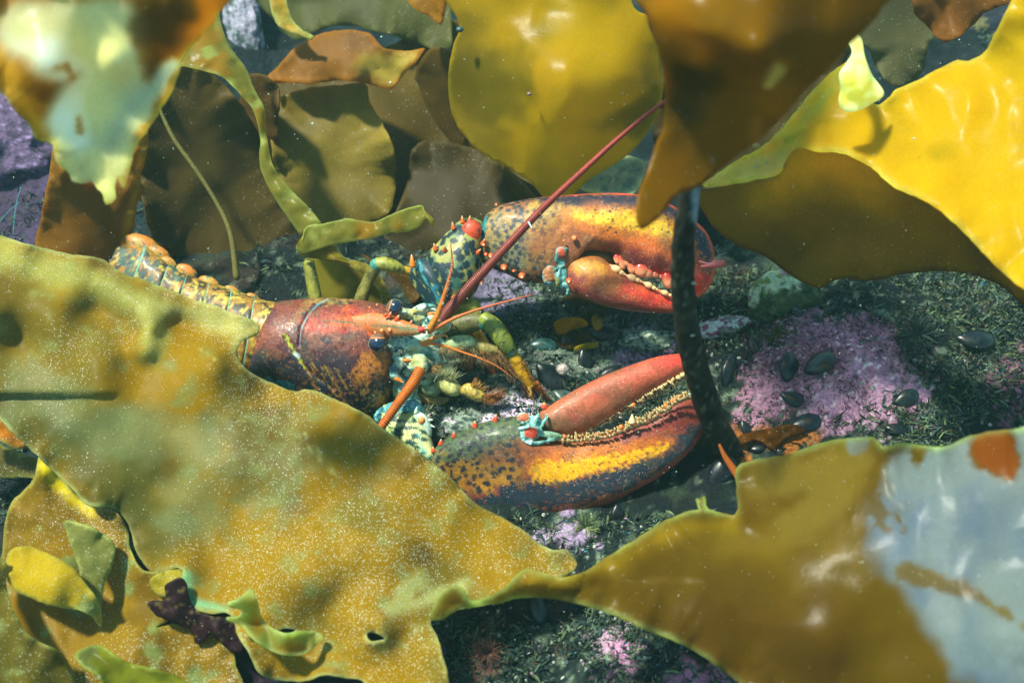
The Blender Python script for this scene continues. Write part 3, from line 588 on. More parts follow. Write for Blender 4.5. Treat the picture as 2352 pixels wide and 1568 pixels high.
sheet("blade", K5, [(1478, -60, 900), (2040, -60, 1000), (1524, 250, 860), (1472, 520, 820), (1600, 430, 780), (1780, 230, 880), (1650, 100, 1000)], k5c, M_KCLEAN, 11, 1.5, bumps=((1620, 180, 50, -60), (1740, 120, 50, 60)), wav=60, wsc=260, rim=L(150, 110, 20), rimw=8, thick=.0012, seed=19, parent=r5)
A = Acc(); v, f = tube([[1600, 330, 760, 30], [1592, 390, 735, 27], [1584, 445, 710, 25], [1574, 520, 670, 25], [1568, 600, 600, 27], [1570, 680, 520, 28], [1580, 760, 440, 29], [1598, 840, 350, 30], [1618, 910, 250, 31], [1640, 970, 140, 31], [1664, 1020, 30, 34], [1680, 1060, -40, 44]], 90, 24)
v = v + 3 * fbm(v, 30, 3, 4)[:, None]; cc = cf(L(36, 36, 30), (L(60, 58, 46), 16, .05, .25, 2), (L(18, 20, 20), 30, .1, .2, 5), (L(96, 94, 80), 7, .32, .1, 8))(v)
cc = stroke(v, cc, L(140, 160, 170), [(1598, 440), (1597, 505)], [10, 6], 10, 3, 10, .8)
A.add(v, f, cc)
for x, y, z in ((1592, 905, 290), (1597, 770, 470), (1600, 650, 600)): A.add(*ball((x - 6, y, z), 5, 6, 8, (1.3, .7, .5)), L(150, 160, 140))
A.build("stalk", M_TURF, r5)
A = Acc()
for i in range(9):
    a = i * .7; A.add(*tube([[1672, 1040, -20, 14], [1672 + 50 * math.cos(a), 1050 + 26 * math.sin(a), -40, 9], [1672 + 96 * math.cos(a + .3), 1060 + 50 * math.sin(a + .3), -60 + 30 * math.sin(a), 4]], 10, 8), L(70, 50, 32))
A.build("holdfast", M_TURF, r5)

# centre top amber blade
K6 = [(1015, -60), (1024, 0), (1050, 40), (1056, 70), (1040, 110), (1031, 170), (1034, 240), (1052, 290), (1088, 335), (1130, 366), (1180, 394), (1215, 416), (1242, 446), (1262, 474), (1290, 476), (1318, 446), (1350, 416), (1400, 384), (1450, 348), (1490, 300), (1515, 240), (1522, 180), (1512, 110), (1490, 60), (1489, 38), (1464, 26), (1450, 4), (1445, -60)]
def k6c(p):
    c = cf(L(186, 158, 8), (L(140, 124, 14), 200, .0, .3, 4))(p)
    c = stroke(p, c, L(198, 174, 8), [(1330, 60), (1380, 130), (1300, 300), (1280, 440)], [70, 50, 70, 30], 140, 20, 90, .8)
    return stroke(p, c, L(120, 104, 26), [(1060, 60), (1050, 260), (1150, 370)], [40, 60, 20], 100, 20, 80, .6)
sheet("kelp", K6, [(1020, -60, -160), (1445, -60, -60), (1034, 200, -240), (1280, 200, -60), (1520, 180, -120), (1270, 470, -260)], k6c, M_KCLEAN, 9, 1.5, wav=60, wsc=200, rim=L(200, 180, 40), rimw=5, seed=21,
      label="large rounded amber kelp blade behind the long antenna, top centre", group=GK)
A = Acc(); A.add(*ball((1216, 216, -40), 6, 10, 12, (1, .8, 1)), L(120, 100, 90)); tag(A.build("sea_snail", M_SOFT), "tiny brown snail on the rounded amber kelp blade", "snail")
A = Acc(); A.add(*ball((1056, 68, -120), 9, 10, 12, (1, .8, 1)), L(50, 80, 80)); tag(A.build("sea_snail", M_SOFT), "tiny dark snail at the left edge of the rounded amber blade", "snail")

# top left bleached blade
K1 = [(-60, -60), (530, -60), (500, 30), (462, 80), (436, 112), (414, 142), (402, 190), (378, 235), (350, 280), (318, 325), (300, 372), (292, 410), (284, 432), (276, 425), (270, 405), (262, 424), (266, 455), (244, 468), (238, 446), (222, 432), (212, 412), (196, 420), (166, 416), (158, 396), (130, 368), (122, 330), (104, 322), (82, 316), (66, 280), (34, 255), (8, 215), (-60, 150)]
def k1c(p):
    c = cf(L(176, 134, 20), (L(132, 98, 12), 150, .0, .3, 4))(p); n = len(p); z1 = np.zeros((n, 1))
    c = stroke(p, c, L(100, 74, 12), [(340, 60), (400, 40), (350, 170)], [60, 50, 20], 70, 14, 40, .8)
    c = stroke(p, c, L(206, 172, 50), [(0, 110), (30, 200), (100, 300)], [24, 24, 10], 30, 8, 30, .8)
    m = stroke(p, z1, 1, [(60, 70), (150, 90), (250, 80), (250, 200), (190, 280), (200, 390), (250, 430)], [66, 96, 84, 88, 88, 58, 34], 46, 9, 60)[:, 0]
    m = np.maximum(m, stroke(p, z1, 1, [(395, 150), (350, 200), (290, 280), (270, 380)], [16, 24, 34, 24], 22, 10, 30)[:, 0])
    m = m * (1 - stroke(p, z1, 1, [(120, 160), (150, 150), (165, 180)], [6, 8, 5], 10, 3, 10, .8)[:, 0]) * (1 - stroke(p, z1, 1, [(178, 270), (184, 300)], [7, 8], 10, 3, 10, .8)[:, 0])
    m = m * (1 - .8 * stroke(p, z1, 1, [(340, 60), (345, 190)], [50, 6], 30, 10, 30)[:, 0])
    wc = cf(L(206, 204, 168), (L(214, 214, 198), 130, .0, .6, 19))(p); wc = stroke(p, wc, L(172, 182, 170), [(395, 150), (300, 250), (250, 330)], [20, 30, 20], 60, 10, 40, .8); wc = stroke(p, wc, L(214, 220, 212), [(110, 120), (120, 230), (190, 330)], [30, 30, 20], 50, 12, 40, .9)
    return c * (1 - m[:, None]) + wc * m[:, None]
sheet("kelp", K1, [(-60, -60, 840), (500, -60, 780), (414, 142, 680), (250, 450, 600), (120, 330, 700), (0, 200, 780), (220, 180, 750)], k1c, M_KCLEAN, 9, 3, bumps=((110, 150, 60, 40), (260, 150, 40, -40)), wav=50, wsc=260, ruf=24, rufl=70, rim=L(196, 200, 130), rimw=7, thick=.0014, seed=23,
      label="blurred kelp blade close to the lens, bleached white with a frayed tip, top left", group=GK)

# twisted ribbon
def ribbon(name, label, rows, n, mat, colf, parent=None, thick=.0008, seed=1):
    """two edges given as x1,y1,z1,x2,y2,z2; a twisted band with a wavy cross section"""
    r = crs(rows, n, (0, 1, 3, 4)); m = 11; t = np.linspace(0, 1, m); V = []
    for i in range(n):
        a, b = r[i, :3], r[i, 3:]; V.append(a + (b - a) * t[:, None] + np.array([0, 0, 1]) * (np.sin(t * math.pi * 1.5) * 3)[:, None])
    V = np.vstack(V); V = V + np.stack([1.6 * fbm(V, 14, 2, seed), 1.6 * fbm(V, 14, 2, seed + 1), 15 * fbm(V, 34, 2, seed + 2)], 1)
    f = [(i * m + j, i * m + j + 1, (i + 1) * m + j + 1, (i + 1) * m + j) for i in range(n - 1) for j in range(m - 1)]
    c = colf(V); e = np.tile(np.minimum(t, 1 - t), n)[:, None]; a = np.exp(-(e / .08) ** 1.5) * .7; c = c * (1 - a) + RIM * a
    A = Acc(); A.add(V, f, c); ob = A.build(name, mat, parent); s = ob.modifiers.new("thickness", 'SOLIDIFY'); s.thickness = thick; s.offset = 0
    if label: tag(ob, label, "kelp", GK)
    return ob
RC = kc(L(150, 146, 62), (L(170, 140, 40), 60, .0, .3, 3), (L(176, 182, 104), 40, .15, .2, 6))
r7 = empty("kelp", (740, 640, -300), "long twisted pale green kelp ribbon curling down between tail and upper claw", "kelp", GK)
ribbon("upper_ribbon", None, [[400, 170, -140, 500, 10, -220], [418, 152, -140, 512, 70, -200], [470, 164, -130, 536, 120, -190], [512, 178, -130, 566, 158, -180], [556, 222, -140, 584, 206, -160], [584, 258, -140, 606, 248, -150], [598, 320, -150, 613, 316, -150], [598, 380, -150, 628, 382, -140], [622, 440, -150, 664, 432, -140], [662, 500, -150, 712, 480, -130], [690, 540, -150, 738, 512, -120]], 90, M_KCLEAN, RC, r7, seed=3)
ribbon("curling_tip", None, [[680, 570, -110, 694, 552, -90], [700, 582, -105, 706, 520, -90], [750, 566, -100, 752, 512, -90], [800, 556, -100, 800, 502, -92], [850, 548, -95, 852, 510, -90], [890, 536, -95, 895, 494, -80], [930, 532, -90, 935, 478, -80], [960, 522, -85, 968, 472, -80], [978, 500, -80, 976, 486, -75], [994, 522, -80, 998, 506, -80]], 70, M_KCLEAN, RC, r7, seed=5)
ribbon("lower_loop", None, [[680, 568, -110, 700, 535, -100], [692, 588, -150, 760, 545, -160], [740, 596, -170, 790, 590, -180], [800, 610, -190, 830, 602, -200], [860, 650, -210, 868, 626, -220], [885, 720, -220, 905, 700, -230]], 40, M_KELP, kc(L(150, 134, 34), (L(120, 104, 30), 50, 0, .3, 4)), r7, seed=7)
sheet("lower_blade", [(700, 596), (760, 592), (820, 604), (860, 640), (890, 692), (900, 730), (720, 730), (712, 660)], [(700, 596, -230), (860, 640, -240), (800, 730, -250)], kc(L(166, 158, 60), (L(140, 130, 40), 60, 0, .3, 4)), M_KCLEAN, 9, 1, rim=RIM, rimw=5, seed=31, parent=r7)

# dim blades of the background
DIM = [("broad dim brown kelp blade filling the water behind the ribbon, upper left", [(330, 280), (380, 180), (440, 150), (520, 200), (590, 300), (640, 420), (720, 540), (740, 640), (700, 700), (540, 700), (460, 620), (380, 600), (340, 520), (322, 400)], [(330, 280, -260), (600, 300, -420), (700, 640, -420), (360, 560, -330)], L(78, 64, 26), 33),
       ("wide dim olive kelp blade behind the curling ribbon tip, upper middle", [(590, 230), (700, 160), (860, 120), (1000, 60), (1100, 60), (1200, 200), (1300, 330), (1340, 440), (1320, 600), (1140, 660), (1000, 680), (860, 680), (700, 640), (600, 600), (560, 420)], [(590, 230, -640), (1000, 60, -760), (1300, 420, -560), (800, 660, -400), (1140, 660, -420), (900, 400, -540)], L(84, 70, 26), 34),
       ("dim olive kelp blade with a paler ragged top edge, left of the rounded amber blade", [(640, 230), (700, 205), (770, 196), (838, 192), (850, 230), (900, 330), (910, 420), (880, 500), (760, 560), (680, 520), (640, 420), (620, 300)], [(640, 230, -470), (838, 192, -470), (700, 540, -430), (900, 420, -440)], L(112, 98, 34), 35),
       ("amber brown kelp blade with a bright pointed tip, above the dim olive ones", [(606, 186), (640, 150), (680, 110), (730, 82), (790, 70), (850, 78), (880, 110), (930, 116), (976, 112), (940, 160), (900, 202), (840, 192), (780, 186), (700, 192), (640, 192)], [(606, 186, -430), (760, 75, -400), (976, 112, -360), (900, 200, -400), (760, 140, -380)], L(136, 92, 22), 36),
       ("brown kelp blade hanging behind the bleached tip on the left", [(128, 340), (160, 400), (250, 420), (310, 330), (330, 286), (340, 300), (338, 350), (322, 420), (332, 432), (314, 470), (305, 530), (270, 590), (255, 640), (200, 640), (90, 600), (90, 520), (110, 420)], [(128, 340, -60), (330, 290, -140), (305, 530, -150), (255, 640, -130), (90, 560, -80)], L(128, 88, 16), 37),
       ("dull green-grey kelp blade in the top right behind the curled flap", [(1900, -60), (2290, -60), (2200, 40), (2140, 90), (2120, 160), (2080, 200), (2040, 190), (2010, 150), (1990, 110), (1930, 120), (1900, 60)], [(1900, 0, -200), (2290, -60, -300), (2080, 200, -220)], L(92, 92, 60), 38),
       ("small brown kelp lobe at the top right corner", [(2130, -60), (2400, -60), (2330, 0), (2260, 30), (2220, 70), (2170, 96), (2130, 60), (2100, 20)], [(2130, -60, -120), (2330, 0, -100), (2170, 96, -150)], L(124, 82, 28), 39),
       ("very dim green kelp blade across the top, left of the rounded amber blade", [(590, -60), (1030, -60), (1036, 40), (1030, 120), (960, 100), (860, 70), (760, 60), (690, 90), (640, 60)], [(590, -60, -720), (1030, 0, -650), (760, 60, -680)], L(78, 80, 40), 40),
       ("orange-brown kelp point hanging from the top edge beside the amber blade", [(900, -60), (1030, -60), (1024, 20), (1012, 56), (990, 40), (950, 16)], [(900, -60, -320), (1024, 20, -300), (950, 10, -310)], L(150, 108, 20), 41),
       ("brown kelp strap running down behind the ribbon and the walking legs", [(560, 180), (640, 200), (640, 330), (700, 480), (860, 600), (960, 640), (940, 700), (760, 690), (620, 560), (560, 380)], [(560, 180, -420), (700, 480, -460), (940, 660, -300)], L(84, 62, 22), 72),
       ("long olive kelp strap behind the crusher claw wrist", [(980, 120), (1060, 140), (1080, 300), (1180, 400), (1260, 500), (1200, 560), (1100, 480), (1000, 380), (940, 250)], [(980, 120, -560), (1080, 300, -500), (1230, 540, -380)], L(88, 70, 24), 73),
       ("shaded brown kelp blade behind the near amber one, beside the yellow blade", [(1500, 300), (1560, 60), (1700, -60), (2000, -60), (1960, 100), (1880, 240), (1800, 330), (1740, 420), (1640, 460), (1540, 420)], [(1500, 300, -300), (1700, 0, -500), (1960, 60, -450), (1640, 440, -280)], L(70, 60, 26), 74),
       ("dark brown kelp sheet behind the upper claw's wrist", [(960, 330), (1080, 340), (1180, 400), (1290, 470), (1220, 520), (1060, 560), (940, 600), (880, 560), (930, 440)], [(960, 330, -470), (1290, 470, -380), (940, 600, -420)], L(66, 56, 28), 42)]
for lab, ol, ct, col, sd_ in DIM:
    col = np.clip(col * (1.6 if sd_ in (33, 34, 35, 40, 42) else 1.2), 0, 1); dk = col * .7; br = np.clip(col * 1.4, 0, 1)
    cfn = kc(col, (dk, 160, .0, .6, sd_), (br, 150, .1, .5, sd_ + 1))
    if sd_ == 36: cfn = kc(col, (dk, 80, .0, .4, 3), strokes=((L(186, 166, 70), [(840, 150), (900, 160), (950, 128)], [20, 34, 20], dict(soft=40, jag=8)), (L(180, 120, 20), [(620, 186), (760, 188)], 5, dict(soft=10))))
    if sd_ == 37: cfn = kc(col, (col * .8, 80, 0, .4, 3), strokes=((L(176, 140, 20), [(336, 300), (316, 440), (270, 600)], [8, 12, 8], dict(soft=14)), (L(150, 110, 20), [(290, 425), (326, 430)], 6, dict(soft=10))))
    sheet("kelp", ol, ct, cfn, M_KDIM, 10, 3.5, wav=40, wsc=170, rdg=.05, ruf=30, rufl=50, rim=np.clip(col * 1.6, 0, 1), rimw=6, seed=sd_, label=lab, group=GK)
SV = np.array(sdir)
def shade(lab, tg, t, col, seed):
    """added blade above the frame: shaped and placed so its shadow falls on the given area"""
    q = unP(P(tg) + t * SV)
    sheet("kelp", q[:, :2].tolist(), q.tolist(), kc(col, (col * .7, 200, 0, .3, seed)), M_KCLEAN, max(np.ptp(q[:, 0]), np.ptp(q[:, 1])) / 60, 3, wav=6, wsc=300, seed=seed, label=lab, group=GK)
shade("added kelp blade out of view overhead, shaped to shade the seabed right of the stalk", [(1660, 720, -300), (1760, 680, -330), (1900, 690, -330), (2040, 700, -320), (2130, 780, -240), (2120, 900, -120), (2000, 1010, -30), (1860, 1040, 0), (1760, 960, -60), (1690, 860, -160)], .5, L(96, 78, 18), 81)  # added unseen blocker, outlined from the patch of seabed it shades
sheet("kelp", [(1330, 432), (1345, 400), (1380, 372), (1430, 358), (1470, 366), (1485, 380), (1478, 410), (1460, 440), (1420, 455), (1370, 446)], [(1330, 432, -330), (1485, 380, -330), (1400, 400, -350)], kc(L(120, 140, 110), (L(86, 112, 96), 22, 0, .2, 3), (L(150, 160, 130), 16, .2, .2, 5)), M_KELP, 7, 1, rim=L(206, 222, 160), rimw=7, seed=45, label="small grey-green kelp blade with a pale rim behind the top of the upper claw", group=GK)
ribbon("kelp", "thin pale green kelp strip hanging from the top edge at the upper left", [[616, -40, -380, 650, -40, -380], [622, 20, -380, 660, 10, -380], [640, 60, -370, 672, 46, -370], [680, 80, -360, 690, 66, -360], [716, 92, -350, 722, 84, -350]], 40, M_KELP, RC, seed=9)
A = Acc(); A.add(*tube([[364, 246, -230, 4], [400, 320, -240, 5], [450, 390, -250, 5], [500, 470, -260, 5], [530, 540, -260, 6], [544, 640, -270, 8]], 50, 8), L(110, 104, 52)); tag(A.build("kelp_stalk", M_TURF), "thin olive kelp stalk slanting across the dim blade at the upper left", "kelp stalk")
A = Acc()
for a in ([[30, 540, -200, 1.2], [36, 480, -210, 1.2], [48, 430, -220, 1]], [[-10, 520, -200, 1.2], [20, 486, -210, 1], [44, 465, -220, 1]]): A.add(*tube(a, 14, 5), L(60, 130, 130))
tag(A.build("seaweed_strand", M_TURF), "thin teal filaments at the left edge above the speckled blade", "seaweed")

# lower left blades
def lk(label, ol, ct, col, seed, **k):
    kk = dict(sp=9, rag=2, wav=24, wsc=90, ruf=14, rufl=50, rim=L(170, 180, 90), rimw=5, seed=seed, label=label, group=GK); kk.update(k)
    mixes = [(np.clip(col * .7, 0, 1), 70, 0, .35, seed), (L(130, 140, 76), 50, .2, .25, seed + 2)]
    st = k.pop("strokes", ()); kk.pop("strokes", None)
    return sheet("kelp", ol, ct, kc(col, *mixes, strokes=st), k.pop("mat", M_KELP), **{a: b for a, b in kk.items() if a != "mat"})
lk("wide brown-gold kelp blade in the lower left corner with a bright yellow upper corner", [(92, 1045), (110, 1060), (160, 1120), (200, 1158), (232, 1160), (262, 1170), (290, 1210), (300, 1260), (330, 1310), (400, 1310), (425, 1320), (424, 1400), (400, 1420), (360, 1440), (470, 1420), (510, 1470), (540, 1520), (520, 1640), (0, 1640), (-60, 1500), (-60, 1300), (0, 1290), (10, 1200), (30, 1150), (60, 1120), (80, 1090)],
   [(92, 1045, 230), (262, 1170, 260), (420, 1320, 330), (500, 1500, 380), (200, 1600, 420), (-60, 1500, 380), (20, 1180, 260), (200, 1300, 310)], L(142, 112, 22), 51, bumps=((150, 1240, 50, 30), (240, 1380, 60, -40), (330, 1500, 70, 30)), strokes=((L(216, 196, 16), [(100, 1070), (150, 1120), (210, 1170)], [14, 20, 12], dict(soft=30, jag=6)),))
lk("yellow speckled kelp lobe curling over the lower left blade", [(20, 1270), (50, 1255), (90, 1262), (150, 1290), (190, 1330), (230, 1390), (232, 1440), (215, 1420), (180, 1400), (120, 1390), (70, 1372), (30, 1350), (14, 1310)], [(20, 1270, 360), (90, 1262, 360), (230, 1430, 390), (60, 1370, 400), (130, 1320, 420)], L(176, 152, 24), 53)
lk("grey-green kelp flap pointing down over the lower left blade", [(146, 1200), (170, 1196), (220, 1216), (262, 1250), (258, 1300), (240, 1340), (230, 1400), (225, 1430), (200, 1370), (180, 1300), (160, 1240)], [(146, 1200, 330), (262, 1250, 340), (225, 1430, 380)], L(120, 124, 60), 55)
lk("olive kelp blade at the left edge near the bottom", [(-60, 1290), (0, 1280), (16, 1300), (14, 1350), (40, 1420), (70, 1460), (140, 1500), (170, 1560), (180, 1640), (-60, 1640)], [(-60, 1300, 420), (40, 1420, 440), (170, 1600, 480)], L(112, 102, 34), 57)
lk("smooth yellow-green kelp tongue at the very bottom left", [(172, 1502), (190, 1490), (230, 1482), (280, 1515), (330, 1530), (400, 1550), (440, 1580), (460, 1640), (240, 1640), (230, 1560), (190, 1530)], [(172, 1502, 470), (330, 1530, 480), (300, 1640, 500)], L(150, 156, 40), 59, mat=M_KCLEAN)
lk("dark olive kelp strip at the left edge under the speckled blade", [(-60, 985), (0, 1020), (60, 1045), (92, 1062), (96, 1100), (60, 1096), (0, 1098), (-60, 1100)], [(-60, 985, 150), (92, 1062, 190), (0, 1098, 180)], L(96, 88, 40), 61)
lk("orange kelp scrap at the left edge under the speckled blade", [(-60, 950), (0, 960), (40, 995), (62, 1020), (50, 1030), (30, 1030), (0, 1012), (-60, 1000)], [(-60, 950, 230), (62, 1020, 240), (0, 1012, 235)], L(190, 120, 24), 63)
lk("pale yellow kelp corner peeping out beside the maroon weed", [(345, 1330), (400, 1305), (420, 1312), (414, 1345), (372, 1372)], [(345, 1330, 345), (420, 1312, 350), (372, 1372, 350)], L(168, 152, 40), 64)
sheet("red_seaweed", [(380, 1345), (398, 1330), (425, 1330), (440, 1390), (480, 1412), (530, 1422), (560, 1480), (545, 1500), (500, 1470), (486, 1450), (470, 1470), (450, 1478), (440, 1450), (400, 1430), (360, 1412), (338, 1388), (352, 1378), (378, 1376)], [(380, 1345, 390), (550, 1490, 400), (338, 1388, 395)], kc(L(44, 22, 30), (L(66, 40, 44), 16, .1, .2, 4), (L(110, 96, 50), 9, .34, .05, 6)), M_KDIM, 7, 2, wav=14, wsc=50, seed=66, label="dark maroon seaweed patch on the lower left kelp", cat="seaweed")
sheet("red_seaweed", [(520, 1420), (570, 1500), (600, 1548), (700, 1560), (850, 1560), (1060, 1640), (480, 1640), (500, 1520)], [(520, 1420, 345), (1060, 1640, 380), (480, 1640, 380)], kc(L(40, 26, 42), (L(26, 30, 50), 40, .1, .2, 4)), M_KDIM, 12, 2, wav=20, wsc=50, seed=68, label="dark purple seaweed sheet in the gap along the bottom edge", cat="seaweed")
# scraps under the upper claw, on the orange crust
for lab, ol, z, col in (("yellow kelp scrap, left of the two beneath the upper claw", [(1272, 745), (1290, 732), (1330, 730), (1350, 745), (1320, 756), (1284, 768)], 30, L(190, 150, 16)), ("small upright yellow kelp scrap, right of the two beneath the upper claw", [(1362, 726), (1380, 724), (1384, 748), (1370, 758), (1360, 742)], 30, L(196, 160, 16)),
                        ("brown kelp scrap hanging from under the upper claw", [(1290, 690), (1340, 676), (1400, 700), (1420, 716), (1370, 730), (1350, 780), (1310, 800), (1280, 790), (1270, 760), (1310, 740)], 10, L(96, 76, 24)), ("thin yellow kelp strip lying on the mussels", [(1318, 800), (1340, 790), (1376, 786), (1372, 796), (1340, 806), (1320, 810)], 26, L(170, 158, 40)),
                        ("orange kelp scrap along the stalk foot, beside the black mussels", [(1700, 1000), (1760, 985), (1820, 975), (1850, 990), (1800, 1010), (1780, 1036), (1740, 1010), (1700, 1020)], 16, L(116, 74, 16))):
    x, y = ol[0]; g = gz(x, y) + z
    sheet("kelp_scrap", ol, [(ol[0][0], ol[0][1], g), (ol[2][0], ol[2][1], g + 10), (ol[-2][0], ol[-2][1], gz(*ol[-2]) + z)], kc(col, (col * .7, 30, 0, .3, 3)), M_KCLEAN, 6, 1, wav=20, wsc=30, seed=int(x), label=lab, group="kelp scraps on the seabed")
# ------------------------------------------------------------------ lobster
ZB = -75
lob = empty("lobster", (760, 860, -175), "large lobster with mottled red, orange and navy claws, lying on the seabed between kelp blades", "lobster")
B = Acc()      # carapace, tail, legs and claws: one body
ORG = L(214, 96, 34); CY = L(70, 160, 165); YEL = L(224, 166, 14); NAVY = L(26, 46, 66); GRN = L(36, 72, 66)
SPL = []     # spines and tubercles
def sp_(c, d, r, ln, col=ORG, tip=L(240, 200, 150)):
    v, f = spine(c, d, r, ln); t = np.linspace(0, 1, 8); a = np.repeat(np.clip((t - .6) / .4, 0, 1), 8)[:, None]; a = np.vstack([a, [[0]], [[1]]])
    SPL.append(("spine", v, f, col * (1 - a) + tip * a))
def wart(x, y, z, r, col=ORG, h=.8): v, f = ball((x, y, z), r, 8, 12, (1, 1, h)); SPL.append(("tubercle", v, f, np.where((v[:, 2:3] > z + r * h * .55), L(240, 150, 90), col)))

def wx(v, c):
    """wear: fine mottling, pores, faint scratches and algal film in the shell's own colour"""
    c = c * (1 + .38 * fbm(v, 5, 3, 70) + .22 * fbm(v, 22, 3, 71))[:, None]
    m = (sm((fbm(v, 30, 4, 72) - .12) / .25) * .34)[:, None]; c = c * (1 - m) + L(84, 84, 56) * m
    s_ = (sm((.035 - np.abs(fbm(v * np.array([.35, 1.6, 1]), 26, 2, 73))) / .03) * sm((fbm(v, 40, 2, 74) - .1) / .2) * .35)[:, None]; c = c * (1 - s_) + L(190, 150, 120) * s_
    return spots(v, c, c * .35, 7, .16, .8, 75)
# ---- abdomen: overlapping rings with rounded side plates
seg = [(640, 696, 640, 880, 96, -86), (588, 684, 560, 860, 92, -96), (536, 664, 500, 840, 86, -112), (484, 648, 440, 810, 80, -128), (432, 630, 388, 780, 74, -142), (390, 606, 340, 750, 68, -156), (340, 566, 280, 720, 58, -168), (270, 560, 210, 690, 34, -180)]
for i in range(len(seg) - 1):
    a, b = np.array(seg[i], float), np.array(seg[i + 1], float); e = a + (b - a) * 1.18
    rows = [a * np.array([1, 1, 1, 1, .90, 1]), a + (e - a) * .15, a + (e - a) * .5, a + (e - a) * .85, e]
    rows = np.array(rows); rows[-1, 4] *= .9; rows[1, 4] *= 1.02
    v, f = loft(rows, 22, 90, .9); c = np.tile(L(150, 110, 44), (len(v), 1))
    m = sm((fbm(v, 16, 3, 3 + i) + .05) / .14)[:, None]; c = c * (1 - m) + L(60, 52, 34) * m
    m = sm((fbm(v, 9, 3, 40 + i) - .12) / .1)[:, None]; c = c * (1 - m) + L(180, 160, 60) * m
    if i >= 4: m = sm((fbm(v, 14, 3, 90 + i)) / .1)[:, None] * .8; c = c * (1 - m) + L(26, 84, 84) * m
    t = np.concatenate([np.repeat(np.linspace(0, 1, 22), 90), [0, 1]])[:, None]; m = sm((t - .86) / .06) * sm((.97 - t) / .04); c = c * (1 - m) + L(96, 170, 150) * m
    B.add(v, f, c)
for i, (x, y, r, z) in enumerate(((326, 574, 40, -166), (362, 584, 24, -154), (386, 602, 16, -140), (428, 624, 21, -132), (480, 650, 20, -118), (532, 668, 16, -104), (580, 684, 14, -92))):
    v, f = ball((x, y + 3, z - 4), r, 22, 30, (1.35, .9, .5), 28); v = v + 1.5 * fbm(v, 12, 2, i)[:, None]; c = cf(L(190, 116, 26), (L(170, 140, 50), 14, .0, .2, 3), (L(50, 80, 60), 9, .2, .12, 6))(v); c = stroke(v, c, L(150, 130, 44), [(x + r * .3, y + r * .6)], r * .5, r * .5, 3, 8, .7); B.add(v, f, c)

# ---- carapace
rows = [(604, 716, 560, 880, 70, -92), (612, 706, 566, 884, 98, -90), (640, 692, 600, 905, 112, -84), (700, 686, 670, 930, 120, -80), (760, 684, 735, 955, 122, -76), (812, 687, 795, 968, 118, -72), (856, 693, 845, 962, 108, -68), (890, 702, 882, 938, 88, -62), (912, 720, 900, 900, 62, -56), (924, 742, 908, 868, 34, -50)]
v, f = loft(rows, 150, 260, .92)
v = v + np.array([0, 0, 1.0]) * (1.6 * fbm(v, 26, 3, 8) + .6 * fbm(v, 5, 2, 9))[:, None]
dg, _ = segdist(v[:, :2], np.array([760., 690]), np.array([712., 716])); gro = np.full(len(v), 99.)
for a, b in (((752, 690), (712, 716)), ((712, 716), (692, 750)), ((692, 750), (688, 790)), ((655, 775), (678, 812)), ((678, 812), (702, 848)), ((702, 848), (766, 892))): gro = np.minimum(gro, segdist(v[:, :2], np.array(a, float), np.array(b, float))[0])
v[:, 2] -= 5 * np.exp(-(gro / 5) ** 2) * (v[:, 2] > -60)
c = cf(L(122, 62, 46), (L(86, 44, 46), 60, .0, .3, 3), (L(46, 36, 46), 26, .15, .2, 5))(v)
def S(c, *a, **k): return stroke(v, c, *a, **k)
c = S(c, L(30, 36, 48), [(540, 860), (640, 860), (720, 880), (860, 930)], [50, 50, 46, 60], 40, 16, 40)
c = S(c, L(40, 34, 44), [(730, 810), (800, 850), (850, 880)], [20, 40, 40], 40, 18, 30, .85)
c = S(c, L(186, 62, 40), [(720, 740), (780, 738), (850, 730)], [18, 24, 20], 30, 12, 30, .85)
c = S(c, L(196, 92, 40), [(770, 738), (840, 742), (930, 748)], [10, 26, 26], 20, 12, 22, .9)
c = S(c, L(214, 84, 26), [(800, 705), (790, 716)], [3, 3], 8, 6, 10, .9); c = S(c, L(214, 84, 26), [(758, 740)], [8], 8, 6, 10, .9)
c = S(c, L(176, 108, 30), [(830, 860), (862, 830), (870, 812)], [22, 30, 16], 22, 14, 16, .95)
c = S(c, L(150, 96, 44), [(870, 925), (905, 905)], [16, 14], 20, 14, 14, .8)
c = S(c, L(160, 140, 70), [(706, 692), (760, 690), (812, 690)], [5, 6, 3], 8, 9, 10, .85); c = S(c, L(150, 110, 60), [(706, 700), (668, 740)], [7, 5], 8, 10, 8, .7)
c = S(c, L(170, 180, 60), [(655, 772), (676, 808), (700, 846)], [4, 4, 2], 4, 5, 7, .9)
for i in range(26): # yellow scribbled lines on the cheek
    x = 690 + 9 * i * .9; y = 838 + i * 3.4 + 14 * math.sin(i * 2.3); c = S(c, L(160, 128, 44), [(x, y - 14), (x + 18, y + 16)], 1.0, 3, 3, 9, .7, i)
c = spots(v, c, L(50, 30, 36), 9, .30, .7, 61); c = spots(v, c, L(168, 90, 50), 8, .22, .6, 62)
m = (sm((fbm(v, 9, 3, 77) - .14) / .1) * sm((v[:, 1] - 850) / 60))[:, None]; c = c * (1 - m) + L(150, 110, 50) * m
c = spots(v, c, L(26, 30, 40), 13, .30, sm((v[:, 1] - 815) / 30) * sm((v[:, 0] - 760) / 60), 5)
c = S(c, L(96, 168, 176), crs([(752, 687), (730, 700), (709, 722), (697, 744), (691, 766), (689, 790)], 14).tolist(), np.linspace(1.6, .6, 14), 2.6, .8, 5, .9)
c = S(c, L(40, 90, 60), [(730, 734), (800, 740), (870, 748), (925, 754)], [.6, 1.2, 3, 4], 3, 1, 6)
c = S(c, L(190, 215, 210), [(678, 812), (686, 818)], 4, 4, 2, 6)
c = S(c, L(60, 170, 180), [(612, 872), (650, 882), (690, 905)], [4, 9, 6], 10, 9, 14, .8)
